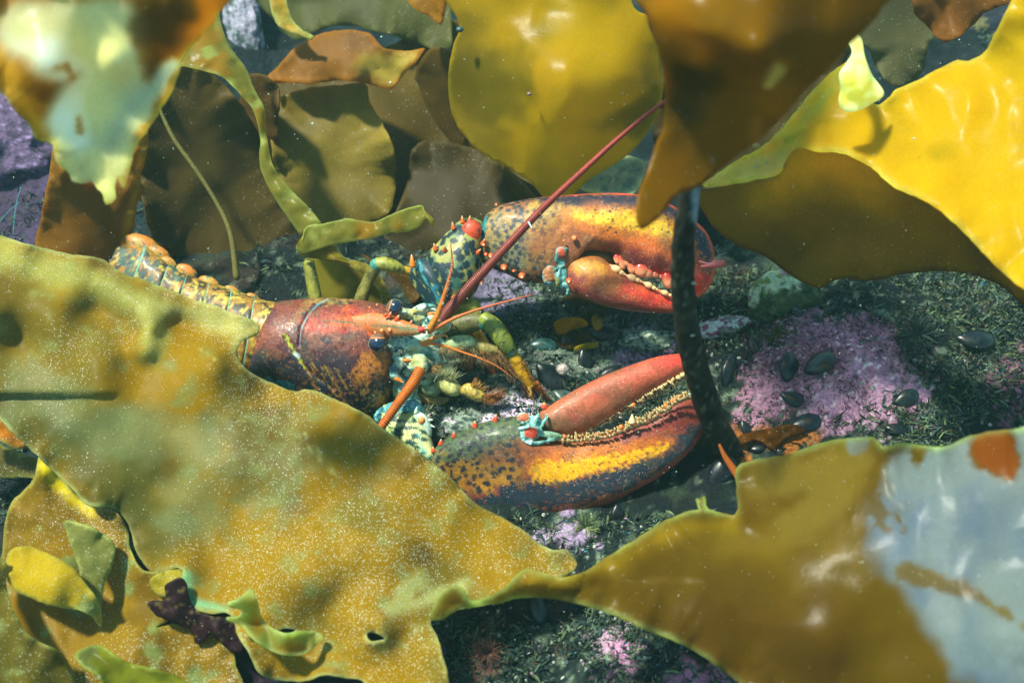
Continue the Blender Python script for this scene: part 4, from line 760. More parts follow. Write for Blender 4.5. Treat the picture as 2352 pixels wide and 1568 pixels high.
c = S(c, L(60, 70, 80), [(606, 716), (574, 800), (562, 850)], 2.5, 4)
c = S(c, L(120, 190, 170), [(606, 712), (590, 730)], 3, 4)
B.add(v, f, wx(v, c))
# rostrum
rows = [(800, 728, 798, 764, 4, 14), (830, 722, 828, 768, 14, 14), (860, 718, 856, 770, 20, 20), (892, 724, 886, 773, 18, 38), (925, 734, 920, 772, 14, 54), (955, 746, 950, 770, 9, 60), (978, 754, 975, 764, 4, 66)]
v, f = loft(rows, 40, 40); c = cf(L(200, 106, 50), (L(150, 120, 70), 9, .0, .2, 3))(v); c = S(c, L(40, 96, 66), [(840, 745), (900, 750), (962, 757)], [1.5, 3, 3], 3, 1.5, 5); c = S(c, L(150, 140, 90), [(920, 752), (965, 758)], [8, 8], 10, 4, 8, .5); B.add(v, f, c)
sp_((964, 758, 66), (1, -.25, .5), 9, 22, L(196, 50, 40)); sp_((972, 764, 62), (1, .1, .2), 3, 8)
for x, y, r in ((862, 762, 4), (877, 757, 5.5), (895, 756, 6), (925, 757, 6)): wart(x, y + 2, 62 - (925 - x) * .1, r)
for x, y, s in ((884, 726, 4), (894, 727, 6), (911, 736, 7), (941, 748, 7)): sp_((x, y, 56), (.35, -.8, .6), s, s * 2.4, L(220, 80, 30))
for x, y in ((827, 778), (849, 706), (872, 843), (866, 700)): wart(x, y, 20 if y < 800 else 4, 3)

# ---- face: soft parts round the mouth
fc = [((912, 790, 6), 27, (1.3, .8, .8), 6), ((948, 790, 8), 24, (1.4, .8, .8), 4), ((975, 800, -6), 22, (1.2, .8, .8), 0), ((905, 822, -12), 24, (.9, 1, .8), 0), ((892, 850, -10), 20, (.8, 1.3, .8), 10), ((925, 850, -20), 24, (1, .9, .8), 0), ((932, 720, 4), 17, (1.3, .8, .8), 10), ((962, 728, 0), 18, (1.1, .9, .8), 0), ((985, 760, 0), 20, (1, 1.3, .7), 0), ((1000, 800, -20), 26, (1, 1.2, .7), 0), ((960, 780, 8), 17, (1.5, .8, .7), 10), ((930, 890, -34), 34, (.9, 1.1, .8), 0), ((975, 860, -30), 26, (1, 1, .8), 0), ((940, 925, -40), 26, (1.1, 1, .8), 0), ((1010, 745, -20), 22, (1.3, 1, .8), 0), ((985, 720, -10), 16, (1.3, .8, .8), -20)]
def fuse(balls, tubes, vox, amp, colf, sd_):
    """melt overlapping forms into one skin"""
    A = Acc()
    for cc, r, ax, ro in balls: A.add(*ball(cc, r, 20, 26, ax, ro), (0, 0, 0))
    for p_ in tubes: A.add(*tube(p_, 16, 12), (0, 0, 0))
    o = A.build("temp", M_SOFT, None, origin=(0, 0, 0)); m = o.modifiers.new("r", 'REMESH'); m.mode = 'VOXEL'; m.voxel_size = vox
    m = o.modifiers.new("s", 'SMOOTH'); m.iterations = 7; m.factor = .6
    e = o.evaluated_get(bpy.context.evaluated_depsgraph_get()); me = e.to_mesh(); n = len(me.vertices); a = np.empty(n * 3); me.vertices.foreach_get("co", a)
    a = unP(a.reshape(-1, 3)); f = [tuple(p.vertices) for p in me.polygons]; e.to_mesh_clear(); d = o.data; bpy.data.objects.remove(o); bpy.data.meshes.remove(d)
    a[:, 2] += amp * fbm(a, 9, 3, sd_) + amp * .8 * (.5 - np.abs(fbm(a * np.array([.5, 1.5, 1]), 12, 2, sd_ + 3)) * 2)
    B.add(a, f, colf(a))
tb = [[[900, 838, 6, 9], [905, 860, 8, 12], [920, 872, 6, 8], [934, 874, 4, 2]], [[905, 815, 10, 9], [918, 832, 14, 11], [912, 852, 8, 8]], [[950, 715, 10, 9], [975, 706, 12, 11], [998, 702, 10, 3]], [[930, 812, 10, 6], [945, 828, 12, 8], [958, 842, 8, 6]], [[985, 735, 16, 12], [1005, 730, 12, 9]], [[1000, 790, 0, 8], [1004, 830, -6, 10], [996, 860, -10, 8]], [[1020, 800, -10, 6], [1024, 850, -16, 8]], [[944, 842, 6, 17], [962, 826, 20, 18], [968, 840, 28, 17], [964, 852, 32, 14]], [[1000, 745, -6, 16], [1015, 736, 4, 17], [1028, 728, 12, 14]]]
def facecol(p):
    c = cf(L(180, 214, 182), (L(110, 178, 166), 18, .0, .3, 2), (L(34, 88, 100), 11, .16, .14, 9), (L(176, 176, 104), 14, .18, .2, 13), (L(226, 238, 220), 7, .26, .12, 17))(p)
    c = stroke(p, c, L(168, 172, 92), [(962, 832)], 18, 10, 4, 8, .8); c = stroke(p, c, L(160, 164, 90), [(1008, 738)], 18, 10, 4, 8, .8)
    c = stroke(p, c, L(30, 84, 104), [(896, 838), (930, 866), (950, 864)], [5, 6, 4], 8, 8, 8, .85); c = stroke(p, c, L(24, 70, 84), [(990, 800), (1010, 790)], 7, 8, 6, 8, .8)
    return stroke(p, c, L(150, 200, 176), [(905, 786), (955, 790)], [9, 8], 14, 4, 10, .7)
fuse(fc, tb, .0007, 2.2, facecol, 5)
# scales beside the antenna bases
for c0, d, r, l in (((984, 722, 12), (1, -.25, .4), 5, 22), ((990, 738, 14), (1, -.1, .4), 6, 26), ((945, 826, 14), (-.2, -.1, 1), 3, 6), ((928, 828, 22), (1, -.1, .3), 5, 22), ((908, 868, 14), (.9, .5, .3), 6, 24), ((1040, 752, 10), (.8, .2, .6), 4, 8)): sp_(c0, d, r, l, L(222, 116, 30))

# ---- walking legs
def leg(pts, col, seed, n=40, m=18, spotc=None):
    v, f = tube(pts, n, m); v = v + .8 * fbm(v, 8, 2, seed)[:, None]; dk = np.clip(col * .45, 0, 1)
    c = cf(col, (dk, 11, .12, .15, seed), (np.clip(col * 1.4, 0, 1), 14, .15, .2, seed + 3))(v)
    if spotc is not None: c = spots(v, c, spotc, 9, .3, 1, seed)
    B.add(v, f, c)
def joint(x, y, z, r, col=L(110, 170, 160)): v, f = ball((x, y, z), r, 12, 16); B.add(v, f, cf(col, (L(60, 110, 100), 6, .1, .1, 4))(v))
LG, LY = L(116, 128, 44), L(222, 166, 18)
leg([[1000, 770, -70, 24], [1040, 752, -50, 25], [1080, 740, -36, 24], [1108, 738, -26, 18]], L(96, 94, 44), 4); joint(1114, 742, -22, 19, L(44, 110, 100))
leg([[1108, 728, -20, 16], [1134, 750, -10, 21], [1156, 780, -6, 21], [1172, 806, -8, 15]], LG, 5, spotc=L(60, 76, 40)); joint(1174, 808, -12, 15, L(120, 130, 60))
leg([[1172, 806, -14, 13], [1188, 834, -22, 15], [1206, 864, -34, 15], [1220, 886, -44, 12]], LY, 6)
leg([[1210, 876, -40, 12], [1216, 905, -56, 9], [1220, 936, -78, 3]], L(176, 104, 20), 7); leg([[1228, 880, -44, 10], [1242, 902, -60, 8], [1254, 924, -80, 3]], L(180, 96, 20), 8)
leg([[1050, 720, -110, 14], [1080, 704, -96, 20], [1100, 722, -90, 12]], L(160, 160, 60), 9); leg([[1075, 755, -90, 14], [1092, 768, -90, 16], [1112, 790, -100, 12], [1130, 830, -112, 9]], L(206, 150, 26), 10)
leg([[1086, 796, -90, 12], [1078, 830, -100, 12], [1074, 850, -110, 6]], L(150, 76, 24), 11); leg([[1110, 800, -90, 9], [1122, 830, -100, 9], [1134, 858, -112, 6], [1136, 876, -122, 2]], L(176, 74, 26), 12)
leg([[820, 720, -140, 15], [832, 680, -132, 16], [848, 640, -122, 14], [862, 612, -112, 14]], L(112, 108, 44), 13); joint(864, 608, -108, 15, L(70, 150, 130))
leg([[864, 606, -108, 14], [886, 606, -106, 16], [910, 614, -110, 14], [926, 620, -116, 9]], L(150, 150, 60), 14); leg([[922, 618, -116, 9], [940, 624, -124, 10], [960, 634, -136, 10]], L(206, 150, 30), 15)
leg([[735, 720, -150, 15], [724, 680, -150, 15], [716, 640, -146, 15], [708, 600, -140, 13]], L(130, 132, 50), 16)
# under the cheek
leg([[640, 900, -70, 8], [660, 880, -50, 12], [668, 910, -40, 10]], L(110, 160, 170), 17)

# ---- feeding legs
MX = L(172, 172, 106)
leg([[1010, 800, -40, 15], [1040, 790, -24, 18], [1072, 786, -16, 17], [1092, 792, -14, 10]], L(150, 172, 120), 20); leg([[1090, 792, -14, 10], [1112, 798, -12, 14], [1142, 806, -14, 10]], L(140, 128, 66), 21); leg([[1142, 806, -14, 9], [1158, 830, -18, 9], [1176, 858, -26, 3]], L(130, 100, 56), 22)
leg([[970, 880, -50, 16], [990, 892, -36, 18], [1008, 890, -28, 14]], L(140, 160, 120), 23); leg([[1004, 884, -22, 12], [1020, 880, -12, 20], [1042, 892, -6, 19], [1058, 898, -6, 10]], L(184, 184, 110), 24); joint(1060, 898, -6, 8, L(60, 150, 160))
leg([[1060, 896, -4, 10], [1076, 896, 0, 16], [1098, 906, 2, 16], [1110, 913, 0, 11]], L(186, 162, 70), 25, spotc=L(110, 110, 60)); leg([[1110, 913, 0, 11], [1124, 918, 0, 11], [1140, 916, -2, 8], [1152, 908, -4, 2]], L(176, 116, 40), 26)
leg([[960, 900, -60, 14], [1000, 920, -56, 12], [1030, 918, -50, 7]], L(170, 150, 80), 27)

# ---- upper (crusher) claw and its arm
v, f = loft([(940, 640, 1040, 800, 40, -120), (944, 612, 1046, 760, 52, -110), (958, 596, 1040, 712, 54, -100), (985, 590, 1040, 700, 46, -96)], 40, 60); c = cf(L(24, 52, 60), (L(40, 110, 130), 22, .12, .2, 3), (L(150, 160, 90), 8, .25, .1, 6))(v); c = S(c, CY, [(962, 596), (974, 640), (1010, 690)], 1.6, 4, 4, 7, .8); B.add(v, f, c)
sp_((948, 612, -60), (-.1, -1, .2), 8, 28, L(226, 120, 20))
rows = [(974, 598, 1010, 680, 30, -100), (984, 578, 1040, 704, 56, -96), (1006, 556, 1080, 684, 64, -92), (1030, 530, 1102, 650, 62, -92), (1058, 506, 1108, 600, 56, -96), (1090, 500, 1114, 570, 40, -100), (1108, 508, 1118, 552, 22, -104)]
v, f = loft(rows, 60, 110); v[:, 2] += 1.5 * fbm(v, 20, 2, 3); c = cf(L(150, 150, 78), (L(60, 104, 92), 40, .0, .3, 5))(v); c = spots(v, c, L(22, 46, 54), 19, .52, 1, 6); c = S(c, L(34, 60, 64), [(974, 600), (1000, 650), (1030, 690)], 7, 8, 4, 10, .9); B.add(v, f, c)
v, f = ball((1083, 531, -56), 25, 26, 34, (.92, 1.05, .6), 10); c = spots(v, cf(L(206, 74, 40), (L(170, 60, 40), 10, .1, .2, 3))(v), L(90, 40, 36), 11, .26, 1, 3); B.add(v, f, c)
for p_, d in (((1063, 512, -66), (-.1, -1, .3)), ((1042, 526, -60), (-.2, -1, .3)), ((1001, 574, -56), (-.3, -1, .4)), ((1022, 576, -42), (-.1, -.7, .8)), ((1046, 686, -30), (.2, -.6, .8)), ((1096, 582, -50), (.4, -.5, .6)), ((1078, 512, -56), (.1, -1, .3)), ((1110, 560, -50), (.2, -.6, .6)), ((1103, 640, -60), (.2, .8, .5))): sp_(p_, d, 6 if p_[0] != 1046 else 11, 17 if p_[0] != 1046 else 15)
# palm with the big fixed finger
top = [(1108, 540), (1112, 500), (1148, 472), (1214, 457), (1280, 450), (1378, 444), (1463, 447), (1536, 468), (1591, 503), (1625, 536), (1641, 582), (1641, 630), (1626, 664), (1604, 684)]
bot = [(1104, 552), (1096, 588), (1122, 612), (1166, 630), (1216, 650), (1296, 640), (1340, 583), (1408, 585), (1427, 606), (1462, 624), (1510, 636), (1545, 648), (1572, 660), (1592, 676)]
Tk = [14, 36, 52, 62, 66, 66, 60, 54, 50, 46, 40, 32, 20, 8]; Zk = [-110, -108, -104, -98, -92, -90, -84, -82, -82, -84, -86, -88, -90, -92]
rows = [(*a, *b, t, z) for a, b, t, z in zip(top, bot, Tk, Zk)]
v, f = loft(rows, 190, 260, .8); v[:, 2] += 2.5 * fbm(v, 40, 2, 8) + .5 * fbm(v, 5, 2, 9)
c = cf(L(140, 84, 50), (L(120, 66, 52), 60, .05, .3, 3))(v)
c = S(c, L(160, 130, 62), [(1120, 520), (1180, 560), (1280, 500)], [60, 70, 40], 60, 24, 30, .85)
c = S(c, L(60, 96, 80), [(1110, 600), (1180, 590)], [40, 40], 50, 24, 26, .7)
mk = sm((1330 - v[:, 0] - .3 * (v[:, 1] - 500)) / 70); c = spots(v, c, L(36, 46, 54), 13, .47, mk, 9)
c = S(c, L(150, 88, 50), [(1240, 560), (1290, 540), (1400, 540)], [30, 30, 20], 50, 12, 24, .8)
c = S(c, L(112, 32, 30), [(1400, 560), (1470, 582), (1545, 610), (1590, 640)], [20, 34, 40, 40], 40, 8, 20, .9)
c = S(c, L(232, 92, 60), [(1596, 630), (1612, 664)], [10, 12], 26, 4, 10, .8)
c = S(c, L(196, 40, 30), [(1420, 606), (1500, 628), (1560, 640), (1610, 650)], [5, 6, 20, 24], 16, 4, 10, .9)
c = S(c, L(30, 42, 60), [(1200, 456), (1300, 458), (1400, 460), (1500, 470), (1560, 496), (1606, 534), (1622, 580)], [4, 12, 20, 22, 20, 18, 16], 16, 16, 7, .95)
c = S(c, L(206, 116, 30), [(1310, 500), (1400, 512), (1460, 524), (1530, 548)], [20, 34, 40, 42], 44, 14, 24, .85)
c = S(c, L(240, 188, 50), [(1330, 494), (1400, 500), (1460, 506), (1530, 526)], [8, 15, 19, 18], 24, 10, 7)
c = S(c, L(216, 96, 60), [(1440, 556), (1510, 570), (1560, 590)], [6, 12, 14], 40, 8, 20, .7)
c = S(c, L(214, 110, 36), [(1330, 528), (1450, 552), (1540, 575)], [3, 6, 8], 20, 5, 14, .7)
c = S(c, L(190, 150, 50), [(1220, 470), (1300, 490)], [6, 8], 16, 16, 14, .6)
c = spots(v, c, L(60, 44, 44), 11, .2, sm((v[:, 0] - 1340) / 30) * (np.abs(v[:, 1] - 505) < 30), 12)
c = S(c, L(222, 88, 50), [(1240, 452), (1378, 443), (1463, 446), (1536, 466), (1591, 501), (1626, 536), (1642, 582), (1642, 630), (1624, 668), (1604, 684)], [1, 2, 3, 4, 5, 6, 6, 7, 9, 8], 5, 1.5, 6)
c = S(c, L(28, 120, 130), [(1112, 500), (1108, 540)], 6, 7, 3, 8)
B.add(v, f, wx(v, c))
# movable finger of the crusher
top = [(1296, 612), (1312, 592), (1345, 588), (1380, 591), (1405, 610), (1432, 630), (1478, 650), (1510, 666), (1545, 678), (1574, 692)]
bot = [(1298, 640), (1308, 668), (1330, 682), (1362, 694), (1396, 705), (1430, 712), (1470, 717), (1506, 719), (1548, 718), (1576, 706)]
rows = [(*a, *b, t, z) for a, b, t, z in zip(top, bot, [10, 24, 34, 38, 38, 35, 31, 26, 19, 8], [-62, -54, -48, -46, -46, -48, -50, -54, -58, -60])]
v, f = loft(rows, 110, 130); v[:, 2] += 2 * fbm(v, 30, 2, 3)
c = cf(L(158, 88, 44), (L(130, 60, 50), 40, .05, .3, 3))(v); c = S(c, L(190, 134, 34), [(1330, 612), (1380, 616)], [16, 14], 24, 8, 14, .9); c = S(c, L(126, 44, 44), [(1310, 660), (1400, 694), (1500, 708)], [12, 14, 10], 26, 5, 20, .8)
c = S(c, L(204, 46, 38), [(1440, 664), (1500, 686), (1570, 702)], [10, 18, 18], 50, 5, 20, .9); c = S(c, L(150, 110, 90), [(1400, 706), (1500, 719)], 1.5, 4); B.add(v, f, wx(v, c))
# hinge
def h1(p):
    c = cf(L(84, 150, 146), (L(40, 92, 100), 8, .05, .2, 3), (L(150, 200, 180), 7, .2, .12, 5))(p)
    for x, y, r, col in ((1289, 577, 10, L(200, 78, 44)), (1260, 626, 14, L(168, 106, 58)), (1280, 646, 7, L(120, 124, 60))): c = stroke(p, c, col, [(x, y), (x + 2, y + r * .6)], r, 6, 4, 8, .95)
    return c
fuse([((1289, 578, -24), 14, (1, .9, .6), 8), ((1262, 628, -42), 21, (.8, 1.35, .6), 8), ((1289, 604, -38), 15, (.8, 1.3, .6), 8), ((1294, 638, -42), 16, (.6, 1.7, .6), 8), ((1282, 640, -32), 8, (.8, 2.6, .7), 8)], [[[1276, 600, -30, 5], [1284, 580, -22, 5], [1304, 570, -24, 3]], [[1298, 650, -34, 5], [1306, 668, -40, 5], [1300, 676, -44, 3]]], .0006, 2.0, h1, 11)
# gape membrane
v, f = loft([(1310, 584, 1312, 594, 10, -70), (1350, 576, 1350, 596, 14, -76), (1390, 578, 1396, 606, 14, -80), (1412, 590, 1410, 616, 8, -84)], 20, 20); B.add(v, f, L(120, 90, 46))
for x, y, r in ((1319, 547, 7), (1295, 553, 3)): wart(x, y, -14, r)
for x, y, z, r in ((1158, 614, -58, 9), (1199, 634, -50, 9), (1127, 587, -60, 8), (1111, 560, -52, 8), (1307, 645, -10, 8), (1180, 622, -50, 4), (1116, 584, -54, 5), (1140, 470, -92, 4)): sp_((x, y, z), (0, .3, 1), r, r * 1.6, L(226, 96, 50))

# ---- lower (cutter) claw and its arm
v, f = loft([(880, 930, 868, 1010, 30, 10), (905, 925, 880, 1040, 46, 16), (940, 930, 900, 1050, 52, 26), (972, 962, 930, 1060, 50, 40), (992, 1010, 975, 1075, 40, 56), (1004, 1050, 996, 1084, 24, 70)], 60, 90); c = cf(L(200, 206, 140), (L(150, 170, 90), 30, .0, .3, 2))(v)
d2 = fbm(v * np.array([1, 2.2, 1]), 16, 2, 5); m = sm((np.abs(d2) - .13) / -.08 + .5)[:, None]; m = sm((fbm(v * np.array([.6, 1.8, 1]), 13, 3, 5) - .05) / .08)[:, None]; c = c * (1 - m) + L(24, 70, 64) * m; c = S(c, L(60, 190, 190), [(985, 1075), (960, 1000)], [4, 3], 10, 5, 8, .6); B.add(v, f, c)
v, f = tube([[870, 960, 0, 16], [905, 944, 30, 22], [945, 938, 40, 22], [968, 950, 40, 12]], 30, 24); v = v + 2.5 * fbm(v * np.array([.4, 2, 1]), 8, 2, 3)[:, None]; B.add(v, f, cf(L(74, 150, 156), (L(30, 84, 104), 12, .1, .2, 3), (L(150, 220, 215), 8, .15, .15, 7))(v))
v, f = tube([[950, 950, 50, 10], [968, 964, 62, 15], [980, 984, 66, 12], [986, 1002, 66, 6]], 24, 20); B.add(v, f, cf(L(190, 215, 190), (L(100, 170, 150), 8, .1, .15, 3))(v))
wart(968, 965, 76, 9, L(226, 150, 50))
for q, d in (((980, 966, 66), (1, -.2, .3)), ((984, 976, 66), (1, .3, .2)), ((978, 992, 66), (1, .5, .2)), ((955, 948, 66), (.2, -1, .4))): sp_(q, d, 5, 16, L(200, 220, 200), L(250, 250, 235))
top = [(986, 1050), (1000, 1028), (1024, 1006), (1056, 992), (1092, 976), (1140, 962), (1190, 957), (1228, 984), (1268, 1004), (1306, 1007), (1378, 999), (1444, 976), (1509, 947), (1560, 914), (1598, 906), (1622, 926)]
bot = [(990, 1090), (1006, 1130), (1036, 1166), (1080, 1190), (1130, 1202), (1190, 1201), (1236, 1196), (1290, 1188), (1340, 1178), (1394, 1160), (1456, 1128), (1510, 1098), (1556, 1064), (1590, 1030), (1616, 992), (1628, 956)]
Tk = [20, 38, 50, 58, 60, 62, 62, 60, 58, 55, 50, 46, 40, 32, 22, 10]; Zk = [70, 72, 74, 78, 80, 82, 84, 84, 84, 84, 84, 82, 80, 76, 70, 66]
v, f = loft([(*a, *b, t, z) for a, b, t, z in zip(top, bot, Tk, Zk)], 200, 260, .8); v[:, 2] += 2.5 * fbm(v, 40, 2, 18) + .5 * fbm(v, 5, 2, 9)
c = cf(L(150, 78, 44), (L(130, 62, 50), 60, .05, .3, 3))(v)
c = S(c, L(74, 100, 62), [(990, 1050), (1080, 1010), (1180, 980)], [60, 50, 40], 50, 18, 30, .95)
c = S(c, L(176, 124, 34), [(1030, 1080), (1100, 1090), (1160, 1080)], [30, 40, 36], 40, 26, 22, .9)
c = S(c, L(140, 82, 46), [(1140, 1040), (1220, 1040)], [20, 30], 40, 14, 20, .8)
mk = sm((1230 - v[:, 0]) / 60); c = spots(v, c, L(44, 44, 50), 15, .42, mk, 19); c = spots(v, c, L(40, 66, 56), 8, .36, mk * sm((1040 - v[:, 1] + .1 * (v[:, 0] - 1000)) / 30), 21)
c = S(c, L(120, 44, 40), [(1400, 1010), (1500, 985), (1590, 940)], [14, 22, 30], 40, 8, 20, .85)
c = S(c, L(30, 52, 66), [(1110, 1170), (1200, 1140), (1320, 1126), (1420, 1098), (1510, 1058), (1590, 1010), (1620, 980)], [20, 30, 32, 30, 28, 24, 16], 20, 20, 8, .95)
c = S(c, L(204, 112, 26), [(1230, 1070), (1300, 1066), (1370, 1052), (1440, 1036), (1540, 1010)], [30, 34, 28, 24, 12], 36, 16, 20, .8)
c = S(c, L(240, 170, 14), [(1242, 1084), (1300, 1082), (1370, 1066), (1440, 1052), (1530, 1026)], [22, 24, 18, 14, 5], 12, 12, 6)
c = spots(v, c, L(110, 60, 36), 12, .2, sm((v[:, 0] - 1250) / 30) * sm((v[:, 1] - 1000) / 20), 12)
c = S(c, L(160, 60, 48), [(1090, 1204), (1190, 1202), (1300, 1187), (1400, 1158), (1500, 1104), (1590, 1034), (1626, 970)], [9, 10, 9, 9, 8, 8, 6], 6, 2, 8, .95); B.add(v, f, wx(v, c))
top = [(1226, 980), (1240, 948), (1262, 932), (1312, 900), (1378, 866), (1444, 840), (1509, 819), (1560, 812), (1596, 816), (1622, 832)]
bot = [(1240, 992), (1262, 1000), (1296, 1000), (1334, 994), (1400, 960), (1465, 920), (1530, 884), (1575, 857), (1606, 844), (1626, 846)]
v, f = loft([(*a, *b, t, z) for a, b, t, z in zip(top, bot, [14, 26, 32, 35, 35, 34, 30, 25, 17, 7], [92, 96, 98, 96, 92, 88, 84, 80, 74, 68])], 140, 130); v[:, 2] += 2 * fbm(v, 34, 2, 3)
c = cf(L(164, 92, 60), (L(150, 78, 56), 60, .05, .3, 3))(v); c = S(c, L(188, 84, 60), [(1360, 905), (1450, 870), (1560, 835)], [20, 30, 36], 90, 6, 30, .9); c = S(c, L(200, 44, 38), [(1500, 832), (1590, 824)], [4, 22], 60, 5, 20, .9); c = S(c, L(112, 84, 50), [(1250, 975), (1300, 975)], [14, 10], 30, 8, 14, .7); B.add(v, f, wx(v, c))
def h2(p):
    c = cf(L(120, 182, 168), (L(48, 104, 104), 8, .02, .2, 3), (L(206, 232, 220), 6, .16, .12, 5))(p)
    c = stroke(p, c, L(110, 140, 104), [(1256, 996), (1300, 1004)], 9, 8, 4, 8, .8)
    for x, y, r, col in ((1219, 994, 13, L(200, 64, 36)), (1201, 958, 11, L(200, 104, 64))): c = stroke(p, c, col, [(x - 2, y), (x + 3, y)], r, 5, 4, 8, .97)
    return c
fuse([((1219, 995, 138), 16, (1.2, .95, .6), 0), ((1202, 960, 134), 15, (1.1, 1, .5), 0), ((1228, 974, 132), 17, (1.2, 1.2, .6), 0), ((1262, 998, 130), 14, (2.3, .6, .6), 8), ((1212, 996, 124), 22, (1.25, .95, .5), 10)],
     [[[1188, 984, 138, 4], [1204, 982, 144, 5], [1226, 980, 146, 6], [1246, 990, 140, 4]], [[1196, 990, 138, 3], [1202, 1010, 140, 5], [1224, 1018, 140, 5], [1262, 1012, 134, 4], [1296, 1006, 128, 2]], [[1226, 978, 144, 5], [1232, 962, 146, 7], [1238, 950, 142, 4]], [[1244, 978, 140, 4], [1254, 962, 138, 5], [1256, 950, 130, 3]]], .0006, 2.0, h2, 15)
for q, d, r, l in (((1251, 934, 100), (-.1, -.7, .6), 9, 13), ((1138, 966, 100), (.1, -1, .6), 8, 18), ((1091, 980, 100), (0, -1, .6), 8, 16), ((1043, 1003, 100), (0, -1, .6), 7, 14), ((1013, 1020, 96), (0, -1, .6), 7, 14), ((996, 1036, 92), (-.2, -1, .6), 7, 12)): sp_(q, d, r, l, L(224, 84, 50))
B.build("body", M_SHELL, lob)
for nm, v, f, c in SPL: A = Acc(); A.add(v, f, c); A.build(nm, M_SHELL, lob)

# ---- teeth of both claws
T = Acc(); rt = np.random.default_rng(4)
for x, y, r, e in ((1418, 586, 9, 1.6), (1428, 592, 9, 2.2), (1440, 592, 10, 1.3), (1450, 604, 10, 1.9), (1474, 610, 18, 1.1), (1488, 616, 12, 1.3), (1506, 622, 8, 1.1), (1519, 626, 6, 1), (1534, 634, 14, 1.5), (1550, 642, 11, 1.5)):
    v, f = ball((x, y + 8, -60), r, 14, 16, (1, e, .8), -12); v = v + .8 * fbm(v, 7, 2, 3)[:, None]; k = sm((v[:, 1] - (y + 8)) / (r * e) * .9 + .5)[:, None]; T.add(v, f, L(206, 44, 40) * (1 - k) + L(240, 160, 110) * k)
for i, (x, y) in enumerate(crs([(1404, 610), (1432, 629), (1478, 649), (1510, 665), (1560, 686)], 26)):
    r = (4, 7, 12, 5, 8, 5)[i % 6] * (1 - i / 60); T.add(*ball((x, y, -30), r, 9, 12, (1.1, .8, .8), 25), L(244, 190, 130) if i % 3 else L(240, 150, 100))
T.build("crusher_teeth", M_TOOTH, lob)
T = Acc()
for pts, sgn, n, z in (([(1300, 1006), (1334, 994), (1400, 960), (1465, 920), (1530, 884), (1588, 854)], 1, 86, 86), ([(1290, 1006), (1378, 1000), (1444, 977), (1509, 948), (1560, 915), (1596, 905)], -1, 92, 118)):
    q = crs(pts, n)
    for i, (x, y) in enumerate(q):
        t = q[min(i + 1, n - 1)] - q[max(i - 1, 0)]; t /= np.linalg.norm(t); nn = np.array([-t[1], t[0]]) * sgn; big = rt.random() < .08; ln = (6 + 8 * rt.random() * (.5 + .5 * math.sin(i * .9))) * (1.25 if i > n * .5 else .9)
        for k in (0, 1):
            o = rt.normal(size=2) * 1.5 - nn * (k * 8); v, f = tube([[x + o[0], y + o[1], z + k * 10, 2.8], [x + o[0] + (nn[0] - t[0] * .3 * sgn) * ln * .6, y + o[1] + (nn[1] - t[1] * .3) * ln * .6, z + 6 + k * 12, 2.8], [x + o[0] + nn[0] * ln, y + o[1] + nn[1] * ln, z + 8 + k * 12, 1]], 5, 6)
            T.add(v, f, L(206, 180, 124) * rt.uniform(.5, 1.1))
        if big: T.add(*ball((x + nn[0] * 3, y + nn[1] * 3, z + 16), 3 + 3.5 * rt.random(), 9, 10, (1, 1.1, 1)), L(216, 120, 50))
T.add(*spine((1452 - 0, 987 - 16, 140), (0, -1, .2), 9, 20), L(244, 210, 150))
T.build("cutter_teeth", M_TOOTH, lob)

# ---- eyes
for cc, r, tilt in (((868, 789, 50), 21.5, 0), ((907, 706, 46), 18.5, 30)):
    v, f = ball(cc, r, 40, 50, (1, 1, 1)); d = (v - np.array(cc)) / r; c = np.tile(L(12, 32, 58), (len(v), 1))
    a = math.radians(200 + tilt * 0); up = -d[:, 1] * (1 if tilt == 0 else .3) - d[:, 0] * (0 if tilt == 0 else .9) + .0 * d[:, 2]
    m = sm((up - .52) / .06)[:, None]; c = c * (1 - m) + L(206, 130, 50) * m; m = sm((up - .66) / .08)[:, None]; c = c * (1 - m) + L(90, 80, 70) * m
    A = Acc(); A.add(v, f, c); e = A.build("eye", M_EYE, lob)
    A = Acc(); ph = np.linspace(0, 2 * math.pi, 40); pts = [[cc[0] + math.cos(p) * r * .99, cc[1] + math.sin(p) * r * .99, cc[2] - 5, .9] for p in ph[:38]]
    A.add(*tube(pts, 60, 6), L(140, 150, 130)); A.build("eye_rim", M_SOFT, e).location = (0, 0, 0)

# ---- antennae and antennules
def ant(name, pts, n, m, col, rib=.10, lam=6, tip=None):
    v, f = tube(pts, n, m, rib, lam); t = np.concatenate([np.repeat(np.linspace(0, 1, n), m), [0, 1]])[:, None]; k = np.concatenate([np.tile(np.repeat([1.0], m), n), [1, 1]])[:, None]
    q = crs(pts, n, (0, 1, 2)); s = np.concatenate([[0], np.cumsum(np.linalg.norm(np.diff(q[:, :3], axis=0), axis=1))]); rg = 1 + .22 * np.sin(2 * np.pi * s / lam); rg = np.concatenate([np.repeat(rg, m), [1, 1]])[:, None]
    c = (col * (1 - t) + (tip if tip is not None else col) * t) * rg; m2 = sm((fbm(v, 14, 3, 3) - .1) / .2)[:, None] * .35; c = c * (1 - m2) + c * .5 * m2
    A = Acc(); A.add(v, f, c); A.build(name, M_ANT, lob)
ant("antenna", [[1018, 734, 24, 14], [1032, 712, 40, 13.5], [1070, 668, 70, 12], [1129, 604, 100, 10.5], [1220, 506, 130, 9], [1270, 456, 140, 8], [1326, 404, 145, 7.2], [1400, 336, 150, 6], [1470, 276, 150, 5], [1520, 238, 150, 4.2], [1560, 205, 150, 3.8]], 640, 14, L(112, 50, 40), .08, 5.2, L(160, 50, 36))
